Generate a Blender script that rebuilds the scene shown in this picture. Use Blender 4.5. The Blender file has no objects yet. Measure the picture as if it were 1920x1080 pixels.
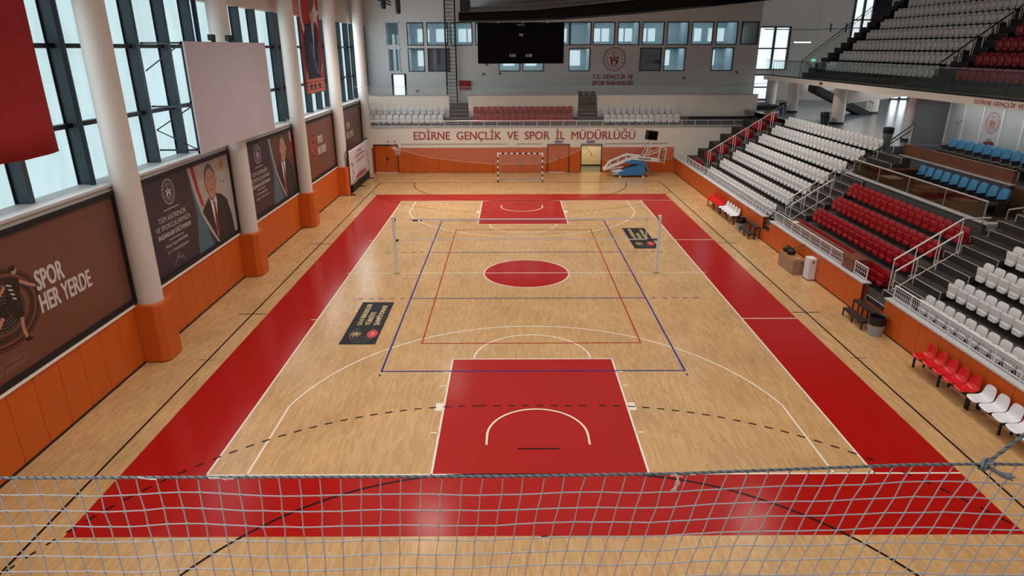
import bpy, bmesh, math, random
from mathutils import Vector, Matrix
random.seed(7)
SC = bpy.context.scene
COL = SC.collection

# ------------------------------------------------------------------ camera, light, exposure
CAM_LOC = Vector((-0.6285, -26.3135, 8.9955))
YAW, PITCH, ROLL, FPX = 0.0005, 0.3524, -0.0031, 1222.9
def make_camera():
    f = Vector((math.sin(YAW)*math.cos(PITCH), math.cos(YAW)*math.cos(PITCH), -math.sin(PITCH)))
    r = Vector((math.cos(YAW), -math.sin(YAW), 0)); u = r.cross(f)
    r2 = math.cos(ROLL)*r + math.sin(ROLL)*u; u2 = -math.sin(ROLL)*r + math.cos(ROLL)*u
    cd = bpy.data.cameras.new('camera'); cam = bpy.data.objects.new('camera', cd); COL.objects.link(cam)
    m = Matrix((r2, u2, -f)).transposed().to_4x4(); m.translation = CAM_LOC
    cam.matrix_world = m
    cd.sensor_width = 36; cd.lens = FPX*36/1920; cd.clip_end = 300; cd.clip_start = 0.05
    SC.camera = cam
make_camera()
SC.view_settings.view_transform = 'Standard'
SC.view_settings.look = 'None'
SC.view_settings.exposure = 0.0
SC.view_settings.gamma = 1.0
SC.view_settings.use_curve_mapping = False
SC.cycles.max_bounces = 6
SC.cycles.diffuse_bounces = 3
SC.cycles.glossy_bounces = 3
SC.cycles.transparent_max_bounces = 24
SC.cycles.sample_clamp_indirect = 4.0

W = bpy.data.worlds.new('sky'); SC.world = W; W.use_nodes = True
bg = W.node_tree.nodes['Background']
bg.inputs[0].default_value = (0.80, 0.90, 1.0, 1); bg.inputs[1].default_value = SKY = 0.55

LAMP_W = {-26.0: 200.0, -13.0: 170.0, 0.0: 170.0, 13.0: 520.0}
def area_light(name, loc, size, power, color=(1,1,1), rot=(0,0,0)):
    ld = bpy.data.lights.new(name, 'AREA'); ld.shape = 'RECTANGLE'; ld.size, ld.size_y = size
    ld.energy = power; ld.color = color
    o = bpy.data.objects.new(name, ld); COL.objects.link(o); o.location = loc; o.rotation_euler = rot
    return o
LAMPS = [(x, y) for x in (-4.6, 11.2) for y in (-26.0, -13.0, 0.0, 13.0)]
# added broad fill light below the ceiling for soft overall light, no skylight there
area_light('overhead_fill', (1.5, -2.0, 13.4), (23.0, 50.0), 2750, (1.0, 0.97, 0.92)).data.spread = math.radians(140)
for (lx, ly) in LAMPS:
    area_light('ceiling_lamp_light', (lx, ly, 13.15), (1.3, 1.3), LAMP_W[ly]*(1.12 if lx < 0 else .8), (1.0, 0.95, 0.88)).data.spread = math.radians(122)
# daylight entering through the tall glazing of the window wall and through the concourse glazing
for yc in (-11.85, -3.9, 4.1, 12.1, 20.1):
    area_light('window_daylight', (-12.2, yc, 8.0), (4.6, 6.8), 130 if yc < 10 else 240, (0.86, 0.95, 1.0), (0, math.radians(-90), 0))
area_light('concourse_daylight', (35.5, 20.0, 5.6), (2.2, 22.0), 380, (0.85, 0.94, 1.0), (0, math.radians(90), 0))
area_light('upper_concourse_daylight', (27.0, 35.2, 9.5), (10.0, 4.0), 170, (0.9, 0.96, 1.0), (math.radians(-90), 0, 0))
# added fill lights that brighten the rooms behind the far windows, and daylight falling on the far wall from the end glazing
area_light('office_fill', (4.0, 32.0, 11.2), (28.0, 1.6), 300, (0.92, 0.97, 1.0))
area_light('office_fill', (4.0, 32.0, 8.95), (28.0, 1.6), 300, (0.92, 0.97, 1.0))
area_light('window_daylight', (-12.2, 25.0, 8.4), (4.6, 5.0), 190, (0.86, 0.95, 1.0), (0, math.radians(-90), 0))
area_light('balcony_fill', (24.0, 20.0, 6.6), (6.0, 16.0), 300, (1.0, 0.98, 0.94))  # added fill to brighten the concourse under the balcony, no fitting there
area_light('guest_box_fill', (20.3, 2.5, 6.62), (1.2, 8.0), 55, (1.0, 0.98, 0.95))  # added fill that lifts the grey partition and frosted panels, not a real lamp
area_light('back_room_light', (5.5, 25.4, 2.9), (1.0, 0.8), 60, (1.0, 0.86, 0.62))

# ------------------------------------------------------------------ materials
def lin(c):
    return tuple(((v/255)/12.92 if v/255 <= 0.04045 else (((v/255)+0.055)/1.055)**2.4) for v in c)
MATS = {}
def mat(name, rgb, rough=0.55, metal=0.0, var=0.0, vscale=3.0, emit=0.0, coat=0.0, spec=0.5, bump=0.0):
    if name in MATS: return MATS[name]
    m = bpy.data.materials.new(name); m.use_nodes = True
    nt = m.node_tree; b = nt.nodes['Principled BSDF']
    c = lin(rgb) + (1,)
    b.inputs['Base Color'].default_value = c
    b.inputs['Roughness'].default_value = rough; b.inputs['Metallic'].default_value = metal
    b.inputs['Specular IOR Level'].default_value = spec
    b.inputs['Coat Weight'].default_value = coat
    tc = nt.nodes.new('ShaderNodeTexCoord')
    nz = nt.nodes.new('ShaderNodeTexNoise'); nz.inputs['Scale'].default_value = vscale; nz.inputs['Detail'].default_value = 4
    nt.links.new(tc.outputs['Object'], nz.inputs['Vector'])
    mx = nt.nodes.new('ShaderNodeMix'); mx.data_type = 'RGBA'; mx.blend_type = 'MULTIPLY'
    mr = nt.nodes.new('ShaderNodeMapRange'); mr.inputs[1].default_value = 0.3; mr.inputs[2].default_value = 0.7
    mr.inputs[3].default_value = 1.0 - max(var, 0.03); mr.inputs[4].default_value = 1.0
    nt.links.new(nz.outputs['Fac'], mr.inputs[0])
    mx.inputs[0].default_value = 1.0; mx.inputs[6].default_value = c
    nt.links.new(mr.outputs[0], mx.inputs[7]); nt.links.new(mx.outputs[2], b.inputs['Base Color'])
    if emit:
        b.inputs['Emission Color'].default_value = c; b.inputs['Emission Strength'].default_value = emit
    if bump:
        bp = nt.nodes.new('ShaderNodeBump'); bp.inputs['Strength'].default_value = bump; bp.inputs['Distance'].default_value = 0.02
        nt.links.new(nz.outputs['Fac'], bp.inputs['Height']); nt.links.new(bp.outputs[0], b.inputs['Normal'])
    MATS[name] = m
    return m
def glass_mat(name, tint, gloss=0.08):
    m = bpy.data.materials.new(name); m.use_nodes = True; nt = m.node_tree
    for n in list(nt.nodes): nt.nodes.remove(n)
    out = nt.nodes.new('ShaderNodeOutputMaterial'); t = nt.nodes.new('ShaderNodeBsdfTransparent'); g = nt.nodes.new('ShaderNodeBsdfGlossy')
    t.inputs[0].default_value = tint + (1,); g.inputs['Roughness'].default_value = 0.03
    mx = nt.nodes.new('ShaderNodeMixShader'); mx.inputs[0].default_value = gloss
    nt.links.new(t.outputs[0], mx.inputs[1]); nt.links.new(g.outputs[0], mx.inputs[2]); nt.links.new(mx.outputs[0], out.inputs[0])
    MATS[name] = m; return m
def wood_floor_mat():
    m = bpy.data.materials.new('maple_strip_floor'); m.use_nodes = True; nt = m.node_tree; b = nt.nodes['Principled BSDF']
    tc = nt.nodes.new('ShaderNodeTexCoord'); sp = nt.nodes.new('ShaderNodeSeparateXYZ'); cb = nt.nodes.new('ShaderNodeCombineXYZ')
    nt.links.new(tc.outputs['Object'], sp.inputs[0])
    nt.links.new(sp.outputs['Y'], cb.inputs['X']); nt.links.new(sp.outputs['X'], cb.inputs['Y'])
    br = nt.nodes.new('ShaderNodeTexBrick')
    br.offset = 0.37; br.offset_frequency = 2; br.squash = 1.0
    br.inputs['Color1'].default_value = lin((206,164,114)) + (1,); br.inputs['Color2'].default_value = lin((190,146,98)) + (1,)
    br.inputs['Mortar'].default_value = lin((158,114,72)) + (1,)
    br.inputs['Scale'].default_value = 1.0; br.inputs['Mortar Size'].default_value = 0.0012
    br.inputs['Brick Width'].default_value = 0.42; br.inputs['Row Height'].default_value = 0.066; br.inputs['Bias'].default_value = -0.15
    nt.links.new(cb.outputs[0], br.inputs['Vector'])
    n1 = nt.nodes.new('ShaderNodeTexNoise'); n1.inputs['Scale'].default_value = 0.55; n1.inputs['Detail'].default_value = 5
    nt.links.new(tc.outputs['Object'], n1.inputs['Vector'])
    mr = nt.nodes.new('ShaderNodeMapRange'); mr.inputs[1].default_value = .3; mr.inputs[2].default_value = .7; mr.inputs[3].default_value = .88; mr.inputs[4].default_value = 1.06
    nt.links.new(n1.outputs['Fac'], mr.inputs[0])
    # long grain streaks
    mp = nt.nodes.new('ShaderNodeMapping'); mp.inputs['Scale'].default_value = (14, 1.2, 1)
    nt.links.new(tc.outputs['Object'], mp.inputs[0])
    n2 = nt.nodes.new('ShaderNodeTexNoise'); n2.inputs['Scale'].default_value = 2.0; n2.inputs['Detail'].default_value = 6
    nt.links.new(mp.outputs[0], n2.inputs['Vector'])
    mr2 = nt.nodes.new('ShaderNodeMapRange'); mr2.inputs[1].default_value = .3; mr2.inputs[2].default_value = .75; mr2.inputs[3].default_value = 1.05; mr2.inputs[4].default_value = .88
    nt.links.new(n2.outputs['Fac'], mr2.inputs[0])
    mu = nt.nodes.new('ShaderNodeMath'); mu.operation = 'MULTIPLY'; nt.links.new(mr.outputs[0], mu.inputs[0]); nt.links.new(mr2.outputs[0], mu.inputs[1])
    mx = nt.nodes.new('ShaderNodeMix'); mx.data_type = 'RGBA'; mx.blend_type = 'MULTIPLY'; mx.inputs[0].default_value = 1
    nt.links.new(br.outputs['Color'], mx.inputs[6]); nt.links.new(mu.outputs[0], mx.inputs[7])
    nt.links.new(mx.outputs[2], b.inputs['Base Color'])
    b.inputs['Roughness'].default_value = 0.2; b.inputs['Specular IOR Level'].default_value = 0.24
    MATS['floor'] = m; return m
def paint_mat(name, rgb, rough=0.17, scuff=0.5):
    m = bpy.data.materials.new(name); m.use_nodes = True; nt = m.node_tree; b = nt.nodes['Principled BSDF']
    tc = nt.nodes.new('ShaderNodeTexCoord'); n = nt.nodes.new('ShaderNodeTexNoise'); n.inputs['Scale'].default_value = 9; n.inputs['Detail'].default_value = 8; n.inputs['Roughness'].default_value = .7
    nt.links.new(tc.outputs['Object'], n.inputs['Vector'])
    r = nt.nodes.new('ShaderNodeValToRGB'); r.color_ramp.elements[0].position = .2; r.color_ramp.elements[1].position = .72
    c = lin(rgb); r.color_ramp.elements[0].color = tuple(v*.88 for v in c) + (1,); r.color_ramp.elements[1].color = tuple(c) + (1,)
    e = r.color_ramp.elements.new(.80); e.color = tuple(c) + (1,)
    e = r.color_ramp.elements.new(.83); e.color = tuple(c[i]*(1-scuff)+lin((210,150,110))[i]*scuff for i in range(3)) + (1,)
    nt.links.new(n.outputs['Fac'], r.inputs[0]); nt.links.new(r.outputs[0], b.inputs['Base Color'])
    b.inputs['Roughness'].default_value = rough; b.inputs['Specular IOR Level'].default_value = 0.12
    MATS[name] = m; return m
def woodgrain_mat(name, c1, c2, axis='y', rough=.45):
    m = bpy.data.materials.new(name); m.use_nodes = True; nt = m.node_tree; b = nt.nodes['Principled BSDF']
    tc = nt.nodes.new('ShaderNodeTexCoord'); mp = nt.nodes.new('ShaderNodeMapping')
    mp.inputs['Scale'].default_value = {'y': (18, 1.2, 18), 'z': (18, 18, 1.2), 'x': (1.2, 18, 18)}[axis]
    n = nt.nodes.new('ShaderNodeTexNoise'); n.inputs['Scale'].default_value = 1.6; n.inputs['Detail'].default_value = 6
    r = nt.nodes.new('ShaderNodeValToRGB'); r.color_ramp.elements[0].position = .3; r.color_ramp.elements[1].position = .7
    r.color_ramp.elements[0].color = lin(c1) + (1,); r.color_ramp.elements[1].color = lin(c2) + (1,)
    nt.links.new(tc.outputs['Object'], mp.inputs[0]); nt.links.new(mp.outputs[0], n.inputs['Vector']); nt.links.new(n.outputs['Fac'], r.inputs[0]); nt.links.new(r.outputs[0], b.inputs['Base Color'])
    b.inputs['Roughness'].default_value = rough
    MATS[name] = m; return m
def pane_mat(name, rgb, emit):
    # frosted pane lit by daylight from outside: glows softly, with faint cloudy streaks
    m = bpy.data.materials.new(name); m.use_nodes = True; nt = m.node_tree; b = nt.nodes['Principled BSDF']
    tc = nt.nodes.new('ShaderNodeTexCoord'); mp = nt.nodes.new('ShaderNodeMapping'); mp.inputs['Scale'].default_value = (1, 1.3, .35)
    n = nt.nodes.new('ShaderNodeTexNoise'); n.inputs['Scale'].default_value = 1.1; n.inputs['Detail'].default_value = 3
    r = nt.nodes.new('ShaderNodeValToRGB'); r.color_ramp.elements[0].position = .3; r.color_ramp.elements[1].position = .7
    c = lin(rgb); r.color_ramp.elements[0].color = tuple(v*.84 for v in c) + (1,); r.color_ramp.elements[1].color = tuple(c) + (1,)
    nt.links.new(tc.outputs['Object'], mp.inputs[0]); nt.links.new(mp.outputs[0], n.inputs['Vector']); nt.links.new(n.outputs['Fac'], r.inputs[0])
    b.inputs['Base Color'].default_value = (.12, .16, .18, 1); b.inputs['Roughness'].default_value = .3
    nt.links.new(r.outputs[0], b.inputs['Emission Color']); b.inputs['Emission Strength'].default_value = emit
    MATS[name] = m; return m

FLOOR = wood_floor_mat()
RED_PAINT = paint_mat('red_floor_paint', (170, 23, 16)); WHITE_LINE = paint_mat('white_floor_line', (238, 226, 208), .3, .2)
BLACK_LINE = paint_mat('black_floor_line', (20, 14, 13), .3, .15); BLUE_LINE = paint_mat('blue_floor_line', (34, 44, 128), .3, .2)
RED_LINE = paint_mat('red_floor_line', (178, 40, 28), .3, .2)
ORANGE = mat('orange_vinyl_padding', (206, 92, 20), .5, var=.08, vscale=1.5, bump=.05)
ORANGE_SEAM = mat('orange_vinyl_seam', (120, 50, 14), .7)
WHITE = mat('white_wall_paint', (214, 206, 198), .7, var=.05, vscale=.6)
CREAM = mat('off_white_wall_paint', (240, 231, 218), .7, var=.05, vscale=.6)
GREYWALL = mat('pale_grey_wall_paint', (222, 222, 220), .75, var=.05, vscale=.5)
LEDGE = mat('pale_stone_ledge', (196, 194, 194), .5, var=.06)
STEEL_DARK = mat('dark_blue_grey_steel', (62, 76, 84), .45, .1, var=.1)
BLACK_STEEL = mat('black_steel', (22, 22, 25), .45, .2)
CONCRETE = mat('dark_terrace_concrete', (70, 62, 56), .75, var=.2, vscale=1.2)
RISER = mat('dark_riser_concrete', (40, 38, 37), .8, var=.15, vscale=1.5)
NOSING = mat('pale_step_nosing', (186, 182, 174), .5)
CHROME = mat('brushed_steel_rail', (232, 230, 226), .3, .35)
WHITE_METAL = mat('white_painted_metal', (224, 224, 226), .4)
GREY_METAL = mat('grey_metal', (150, 152, 156), .4, .4)
DARK_RAIL = mat('dark_handrail', (38, 38, 40), .35, .3)
SEAT_W = mat('white_seat_plastic', (226, 224, 222), .38, var=.05, vscale=4)
SEAT_R = mat('red_seat_plastic', (160, 8, 20), .38, var=.06, vscale=4)
SEAT_K = mat('black_seat_plastic', (28, 28, 32), .4)
BLUE_CH = mat('blue_chair_vinyl', (70, 142, 184), .5, var=.06)
DARK_CH = mat('dark_chair_seat_cloth', (52, 44, 38), .7)
BLACK = mat('matt_black', (16, 16, 17), .6)
TEXT_RED = mat('red_letter', (166, 26, 36), .5)
TILE = mat('grey_concourse_tile', (92, 97, 104), .22, var=.12, vscale=.8)
DARK_ROOF = mat('dark_roof_steel', (16, 14, 14), .85, spec=.1)
BROWN_CEIL = mat('brown_grey_soffit', (92, 80, 72), .8, var=.1)
PANE = pane_mat('frosted_daylit_pane', (206, 236, 241), .95)
PANE_FAR = pane_mat('far_daylit_pane', (230, 242, 244), 1.25)
PANE_BRIGHT = pane_mat('bright_daylit_pane', (236, 245, 250), 5.0)
CONCRETE2 = mat('brown_grey_tread', (66, 54, 45), .7, var=.15, vscale=1.5)
CLEAR = glass_mat('clear_glass', (.90, .95, .94), .07)
BRONZE = glass_mat('bronze_tinted_glass', (.55, .49, .41), .06)
OFFICE_GLASS = glass_mat('office_glass', (.80, .86, .88), .10)

# ------------------------------------------------------------------ mesh helpers
def origin(o):
    v = Vector((0,0,0))
    while o is not None:
        v += o.location; o = o.parent
    return v
class MB:
    def __init__(s): s.v = []; s.f = []; s.m = []
    def add(s, vs, fs, mi=0):
        b = len(s.v); s.v += [Vector(p) for p in vs]
        for f in fs: s.f.append([b+i for i in f]); s.m.append(mi)
        return s
    def box(s, x0, x1, y0, y1, z0, z1, mi=0, M=None):
        vs = [Vector((x,y,z)) for x in (x0,x1) for y in (y0,y1) for z in (z0,z1)]
        if M is not None: vs = [M @ v for v in vs]
        return s.add(vs, [(0,1,3,2),(4,6,7,5),(0,4,5,1),(2,3,7,6),(0,2,6,4),(1,5,7,3)], mi)
    def quad(s, a, b, c, d, mi=0): return s.add([a,b,c,d], [(0,1,2,3)], mi)
    def poly(s, pts, mi=0): return s.add(pts, [tuple(range(len(pts)))], mi)
    def prism(s, pts, vec, mi=0):
        n = len(pts); vec = Vector(vec); a = [Vector(p) for p in pts]; b = [p+vec for p in a]
        s.add(a+b, [tuple(range(n-1,-1,-1)), tuple(range(n,2*n))] + [(i,(i+1)%n,n+(i+1)%n,n+i) for i in range(n)], mi); return s
    def tube(s, p0, p1, r, n=8, mi=0, r1=None):
        p0, p1 = Vector(p0), Vector(p1); d = (p1-p0)
        if d.length < 1e-6: return s
        d.normalize(); a = d.orthogonal().normalized(); b = d.cross(a); r1 = r if r1 is None else r1
        c0 = [p0+(a*math.cos(2*math.pi*i/n)+b*math.sin(2*math.pi*i/n))*r for i in range(n)]
        c1 = [p1+(a*math.cos(2*math.pi*i/n)+b*math.sin(2*math.pi*i/n))*r1 for i in range(n)]
        return s.add(c0+c1, [(i,(i+1)%n,n+(i+1)%n,n+i) for i in range(n)] + [tuple(range(n-1,-1,-1)), tuple(range(n,2*n))], mi)
    def path(s, pts, r, n=8, mi=0):
        pts = [Vector(p) for p in pts]; k = len(pts); rings = []
        ref = None
        for i, p in enumerate(pts):
            d = (pts[min(i+1,k-1)]-pts[max(i-1,0)]).normalized()
            if ref is None: ref = d.orthogonal().normalized()
            a = (ref - d*ref.dot(d)); a = a.normalized() if a.length > 1e-5 else d.orthogonal().normalized(); ref = a; b = d.cross(a)
            rr = r[i] if isinstance(r, (list, tuple)) else r
            rings += [p+(a*math.cos(2*math.pi*j/n)+b*math.sin(2*math.pi*j/n))*rr for j in range(n)]
        fs = [(i*n+j, i*n+(j+1)%n, (i+1)*n+(j+1)%n, (i+1)*n+j) for i in range(k-1) for j in range(n)]
        fs += [tuple(range(n-1,-1,-1)), tuple(range((k-1)*n, k*n))]
        return s.add(rings, fs, mi)
    def lathe(s, c, prof, n=20, mi=0, mis=None):
        c = Vector(c); k = len(prof); vs = []
        for (r, z) in prof: vs += [c+Vector((r*math.cos(2*math.pi*j/n), r*math.sin(2*math.pi*j/n), z)) for j in range(n)]
        b = len(s.v); s.v += vs
        for i in range(k-1):
            for j in range(n):
                s.f.append([b+i*n+j, b+i*n+(j+1)%n, b+(i+1)*n+(j+1)%n, b+(i+1)*n+j]); s.m.append(mis[i] if mis else mi)
        s.f.append([b+j for j in range(n-1,-1,-1)]); s.m.append(mis[0] if mis else mi)
        s.f.append([b+(k-1)*n+j for j in range(n)]); s.m.append(mis[-1] if mis else mi)
        return s
    def build(s, name, m, parent=None, smooth=False, bevel=0.0):
        off = origin(parent) if parent is not None else Vector((0,0,0))
        me = bpy.data.meshes.new(name)
        me.from_pydata([tuple(v-off) for v in s.v], [], s.f)
        for x in (m if isinstance(m, (list, tuple)) else [m]): me.materials.append(x)
        for p, mi in zip(me.polygons, s.m): p.material_index = mi
        me.validate(); me.update()
        if not smooth or True:
            bm = bmesh.new(); bm.from_mesh(me); bmesh.ops.recalc_face_normals(bm, faces=bm.faces)
            if bevel:
                bmesh.ops.remove_doubles(bm, verts=bm.verts, dist=1e-5)
                bmesh.ops.bevel(bm, geom=[e for e in bm.edges if e.calc_face_angle(0) > .6], offset=bevel, segments=2, profile=.5, affect='EDGES', clamp_overlap=True)
            bm.to_mesh(me); bm.free()
        if smooth:
            for p in me.polygons: p.use_smooth = True
            try: me.set_sharp_from_angle(angle=math.radians(40))
            except Exception: pass
        o = bpy.data.objects.new(name, me); COL.objects.link(o)
        if parent is not None: o.parent = parent
        return o
def tag(o, label=None, cat=None, group=None, kind=None):
    if label: o['label'] = label
    if cat: o['category'] = cat
    if group: o['group'] = group
    if kind: o['kind'] = kind
    return o
def thing(name, label, cat, loc=(0,0,0), group=None):
    o = bpy.data.objects.new(name, None); COL.objects.link(o); o.location = loc; o.empty_display_size = .2
    return tag(o, label, cat, group)
def struct_root(name, loc=(0,0,0)):
    o = bpy.data.objects.new(name, None); COL.objects.link(o); o.location = loc
    return tag(o, kind='structure')
def struct(name, mb, m, parent=None, **k):
    o = mb.build(name, m, parent, **k)
    if parent is None: tag(o, kind='structure')
    return o
def dup(root, loc, label, group=None, rotz=None, swap=None, keep=None):
    r = root.copy(); COL.objects.link(r); r.location = loc; r['label'] = label
    if group: r['group'] = group
    if rotz is not None: r.rotation_euler = (0,0,rotz)
    for ch in list(root.children):
        c = ch.copy(); COL.objects.link(c); c.parent = r
        for g in list(ch.children):
            d = g.copy(); COL.objects.link(d); d.parent = c
    return r
ORD = ['zeroth','first','second','third','fourth','fifth','sixth','seventh','eighth','ninth','tenth','eleventh','twelfth','thirteenth','fourteenth','fifteenth','sixteenth','seventeenth','eighteenth','nineteenth','twentieth','twenty-first','twenty-second','twenty-third','twenty-fourth','twenty-fifth','twenty-sixth']

# text: font outlines turned into mesh, fitted to a width and capital height on a plane
def glyphs(body, bold):
    cu = bpy.data.curves.new('t', 'FONT'); cu.body = body; cu.size = 1; cu.offset = bold; cu.resolution_u = 3
    o = bpy.data.objects.new('t', cu); COL.objects.link(o)
    dg = bpy.context.evaluated_depsgraph_get(); me = bpy.data.meshes.new_from_object(o.evaluated_get(dg))
    vs = [v.co.copy() for v in me.vertices]; fs = [tuple(p.vertices) for p in me.polygons]
    bpy.data.objects.remove(o); bpy.data.curves.remove(cu); bpy.data.meshes.remove(me)
    return vs, fs
def letters(mb, body, o, u, v, width, cap, bold=.012, mi=0, lift=0.0, thick=0.0):
    heavy = bold > .015; vs, fs = glyphs(body, 0.0)
    if not vs: return
    x0 = min(p.x for p in vs); x1 = max(p.x for p in vs)
    o, u, v = Vector(o), Vector(u), Vector(v); n = u.cross(v).normalized()
    sx = width/(x1-x0); sy = cap/0.728
    for k, (dx, dy) in enumerate(((0,0), (-1,-.5), (1,.5), (-.5,.6), (.5,-.6)) if heavy else ((0,0),)):   # heavier strokes: the outline laid a few times, slightly shifted
        base = [o + u*((p.x-x0+dx*bold*.85)*sx) + v*((p.y+dy*bold*.6)*sy) + n*(lift+.0004*k) for p in vs]
        mb.add(base, fs, mi)
class Art:
    """flat print: shapes laid on a plane in thin layers, collected per material"""
    def __init__(s, o, u, v, step=.004): s.o, s.u, s.v = Vector(o), Vector(u), Vector(v); s.n = s.u.cross(s.v).normalized(); s.step = step; s.mb = {}
    def P(s, p, l): return s.o + s.u*p[0] + s.v*p[1] + s.n*(s.step*l)
    def poly(s, key, pts, l=1): s.mb.setdefault(key, MB()).poly([s.P(p, l) for p in pts]); return s
    def ell(s, key, c, rx, ry, l=1, a0=0, a1=360, n=28):
        return s.poly(key, [(c[0]+rx*math.cos(math.radians(a0+(a1-a0)*i/n)), c[1]+ry*math.sin(math.radians(a0+(a1-a0)*i/n))) for i in range(n + (0 if a1-a0 == 360 else 1))], l)
    def ring(s, key, c, rx, ry, w, l=1, a0=0, a1=360, n=40):
        for i in range(n):
            t0, t1 = (math.radians(a0+(a1-a0)*k/n) for k in (i, i+1))
            s.poly(key, [(c[0]+rx*math.cos(t0), c[1]+ry*math.sin(t0)), (c[0]+rx*math.cos(t1), c[1]+ry*math.sin(t1)), (c[0]+(rx-w)*math.cos(t1), c[1]+(ry-w)*math.sin(t1)), (c[0]+(rx-w)*math.cos(t0), c[1]+(ry-w)*math.sin(t0))], l)
        return s
    def strip(s, key, pts, w, l=1):
        for a, b in zip(pts[:-1], pts[1:]):
            d = Vector((b[0]-a[0], b[1]-a[1])); 
            if d.length < 1e-6: continue
            d.normalize(); p = Vector((-d.y, d.x))*w/2
            s.poly(key, [(a[0]+p.x,a[1]+p.y),(b[0]+p.x,b[1]+p.y),(b[0]-p.x,b[1]-p.y),(a[0]-p.x,a[1]-p.y)], l)
        return s
    def star(s, key, c, r, l=1, n=5, inner=.42, rot=90):
        return s.poly(key, [(c[0]+(r if i%2==0 else r*inner)*math.cos(math.radians(rot+180*i/n)), c[1]+(r if i%2==0 else r*inner)*math.sin(math.radians(rot+180*i/n))) for i in range(2*n)], l)
    def text(s, key, body, x, y, w, cap, l=2, bold=.012):
        letters(s.mb.setdefault(key, MB()), body, s.P((x, y), l), s.u, s.v, w, cap, bold)
    def emblem(s, key, c, r, l=2, filled=None):
        s.ring(key, c, r, r, r*.055, l); s.ring(key, c, r*.68, r*.68, r*.035, l)
        for i in range(16): s.star(key, (c[0]+r*.84*math.cos(2*math.pi*i/16), c[1]+r*.84*math.sin(2*math.pi*i/16)), r*.075, l)
        s.ring(key, (c[0]-r*.02, c[1]+r*.42), r*.17, r*.17, r*.055, l, 50, 310, 20); s.star(key, (c[0]+r*.2, c[1]+r*.42), r*.07, l)
        for sg in (-1, 1):
            s.ell(key, (c[0]+sg*r*.29, c[1]+r*.1), r*.11, r*.11, l, n=14)
            s.poly(key, [(c[0]+sg*r*a, c[1]+r*b) for a, b in ((.05,.0),(.2,-.04),(.36,-.06),(.34,-.26),(.22,-.44),(.06,-.62),(.13,-.36),(.15,-.2),(.02,-.12))], l)
        s.poly(key, [(c[0]+r*a, c[1]+r*b) for a, b in ((-.1,.0),(.1,.0),(.08,.2),(-.08,.2))], l)
    def build(s, names, mats, parent):
        for k, mb in s.mb.items(): mb.build(names.get(k, k), mats[k], parent)
# ================================================================== floor and court markings
fl = MB(); fl.box(-13.0, 12.0, -30, 24.0, -0.2, 0.0); floor = struct('floor', fl, FLOOR)
def rect(mb, x0, x1, y0, y1, z): mb.quad((x0,y0,z),(x1,y0,z),(x1,y1,z),(x0,y1,z))
def line2(mb, a, b, w, z):
    a, b = Vector((a[0],a[1],z)), Vector((b[0],b[1],z)); d = (b-a).normalized(); p = Vector((-d.y, d.x, 0))*w/2
    mb.quad(a+p, a-p, b-p, b+p)
def arc(mb, c, r, a0, a1, w, z, n=48, dash=None):
    L = abs(math.radians(a1-a0))*r
    if dash: n = int(L/dash)
    for i in range(n):
        if dash and i % 2: continue
        t0, t1 = (math.radians(a0+(a1-a0)*k/n) for k in (i, i+1))
        P = lambda t, q: (c[0]+q*math.cos(t), c[1]+q*math.sin(t), z)
        if dash and n > 2:
            mb.quad(P(t0,r+w/2), P(t0,r-w/2), P(t1,r-w/2), P(t1,r+w/2))
        else: mb.quad(P(t0,r+w/2), P(t0,r-w/2), P(t1,r-w/2), P(t1,r+w/2))
Z1, Z2, Z3, Z4 = .002, .004, .0055, .007
ap = MB(); AX, AY = 9.45, 15.97
rect(ap, -AX, AX, -AY, -14.0, Z1); rect(ap, -AX, AX, 14.0, AY, Z1); rect(ap, -AX, -7.5, -14.0, 14.0, Z1); rect(ap, 7.5, AX, -14.0, 14.0, Z1)
ap.build('red_border', RED_PAINT, floor)
for s in (-1, 1):
    k = MB(); rect(k, -2.45, 2.45, min(s*8.2, s*14), max(s*8.2, s*14), Z1); k.build('red_key_area', RED_PAINT, floor)
cc = MB(); cc.poly([(1.8*math.cos(i*math.pi/32), 1.8*math.sin(i*math.pi/32), Z1) for i in range(64)]); cc.build('red_centre_circle', RED_PAINT, floor)
wl = MB(); w = .05
for s in (-1, 1):
    line2(wl, (s*7.5,-14), (s*7.5,14), w, Z2); line2(wl, (-7.525, s*14), (7.525, s*14), w, Z2)
    line2(wl, (s*2.45, s*0+14), (s*2.45, 8.2), w, Z2); line2(wl, (s*2.45, -14), (s*2.45, -8.2), w, Z2)
    line2(wl, (-2.475, s*8.2), (2.475, s*8.2), w, Z2)
    arc(wl, (0, s*8.2), 1.8, 0 if s < 0 else 180, 180 if s < 0 else 360, w, Z2)
    bc = s*12.425
    j = math.degrees(math.asin(math.sqrt(6.75**2-6.6**2)/6.75))
    arc(wl, (0, bc), 6.75, j if s < 0 else 180+j, 180-j if s < 0 else 360-j, w, Z2, 80)
    for q in (-1, 1):
        line2(wl, (q*6.6, s*14), (q*6.6, s*11.0), w, Z2)
        line2(wl, (q*1.25, bc), (q*1.25, s*12.83), w, Z2)
        for yy in (9.05, 9.9, 12.3): line2(wl, (q*2.45, s*yy), (q*2.66, s*yy), .05, Z2)
        rect(wl, *( (2.47, 2.67) if q > 0 else (-2.67, -2.47)), min(s*11.25, s*10.85), max(s*11.25, s*10.85), Z2)
    arc(wl, (0, bc), 1.25, 0 if s < 0 else 180, 180 if s < 0 else 360, .055, Z2)
    line2(wl, (7.5, s*5.05), (9.45, s*5.05), w, Z2); line2(wl, (-7.5, s*5.05), (-7.72, s*5.05), w, Z2)
line2(wl, (-7.66, 0), (7.66, 0), w, Z2); line2(wl, (7.5, -14), (9.45, -14), w, Z2); line2(wl, (7.5, 14), (9.45, 14), .03, Z2)
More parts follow.
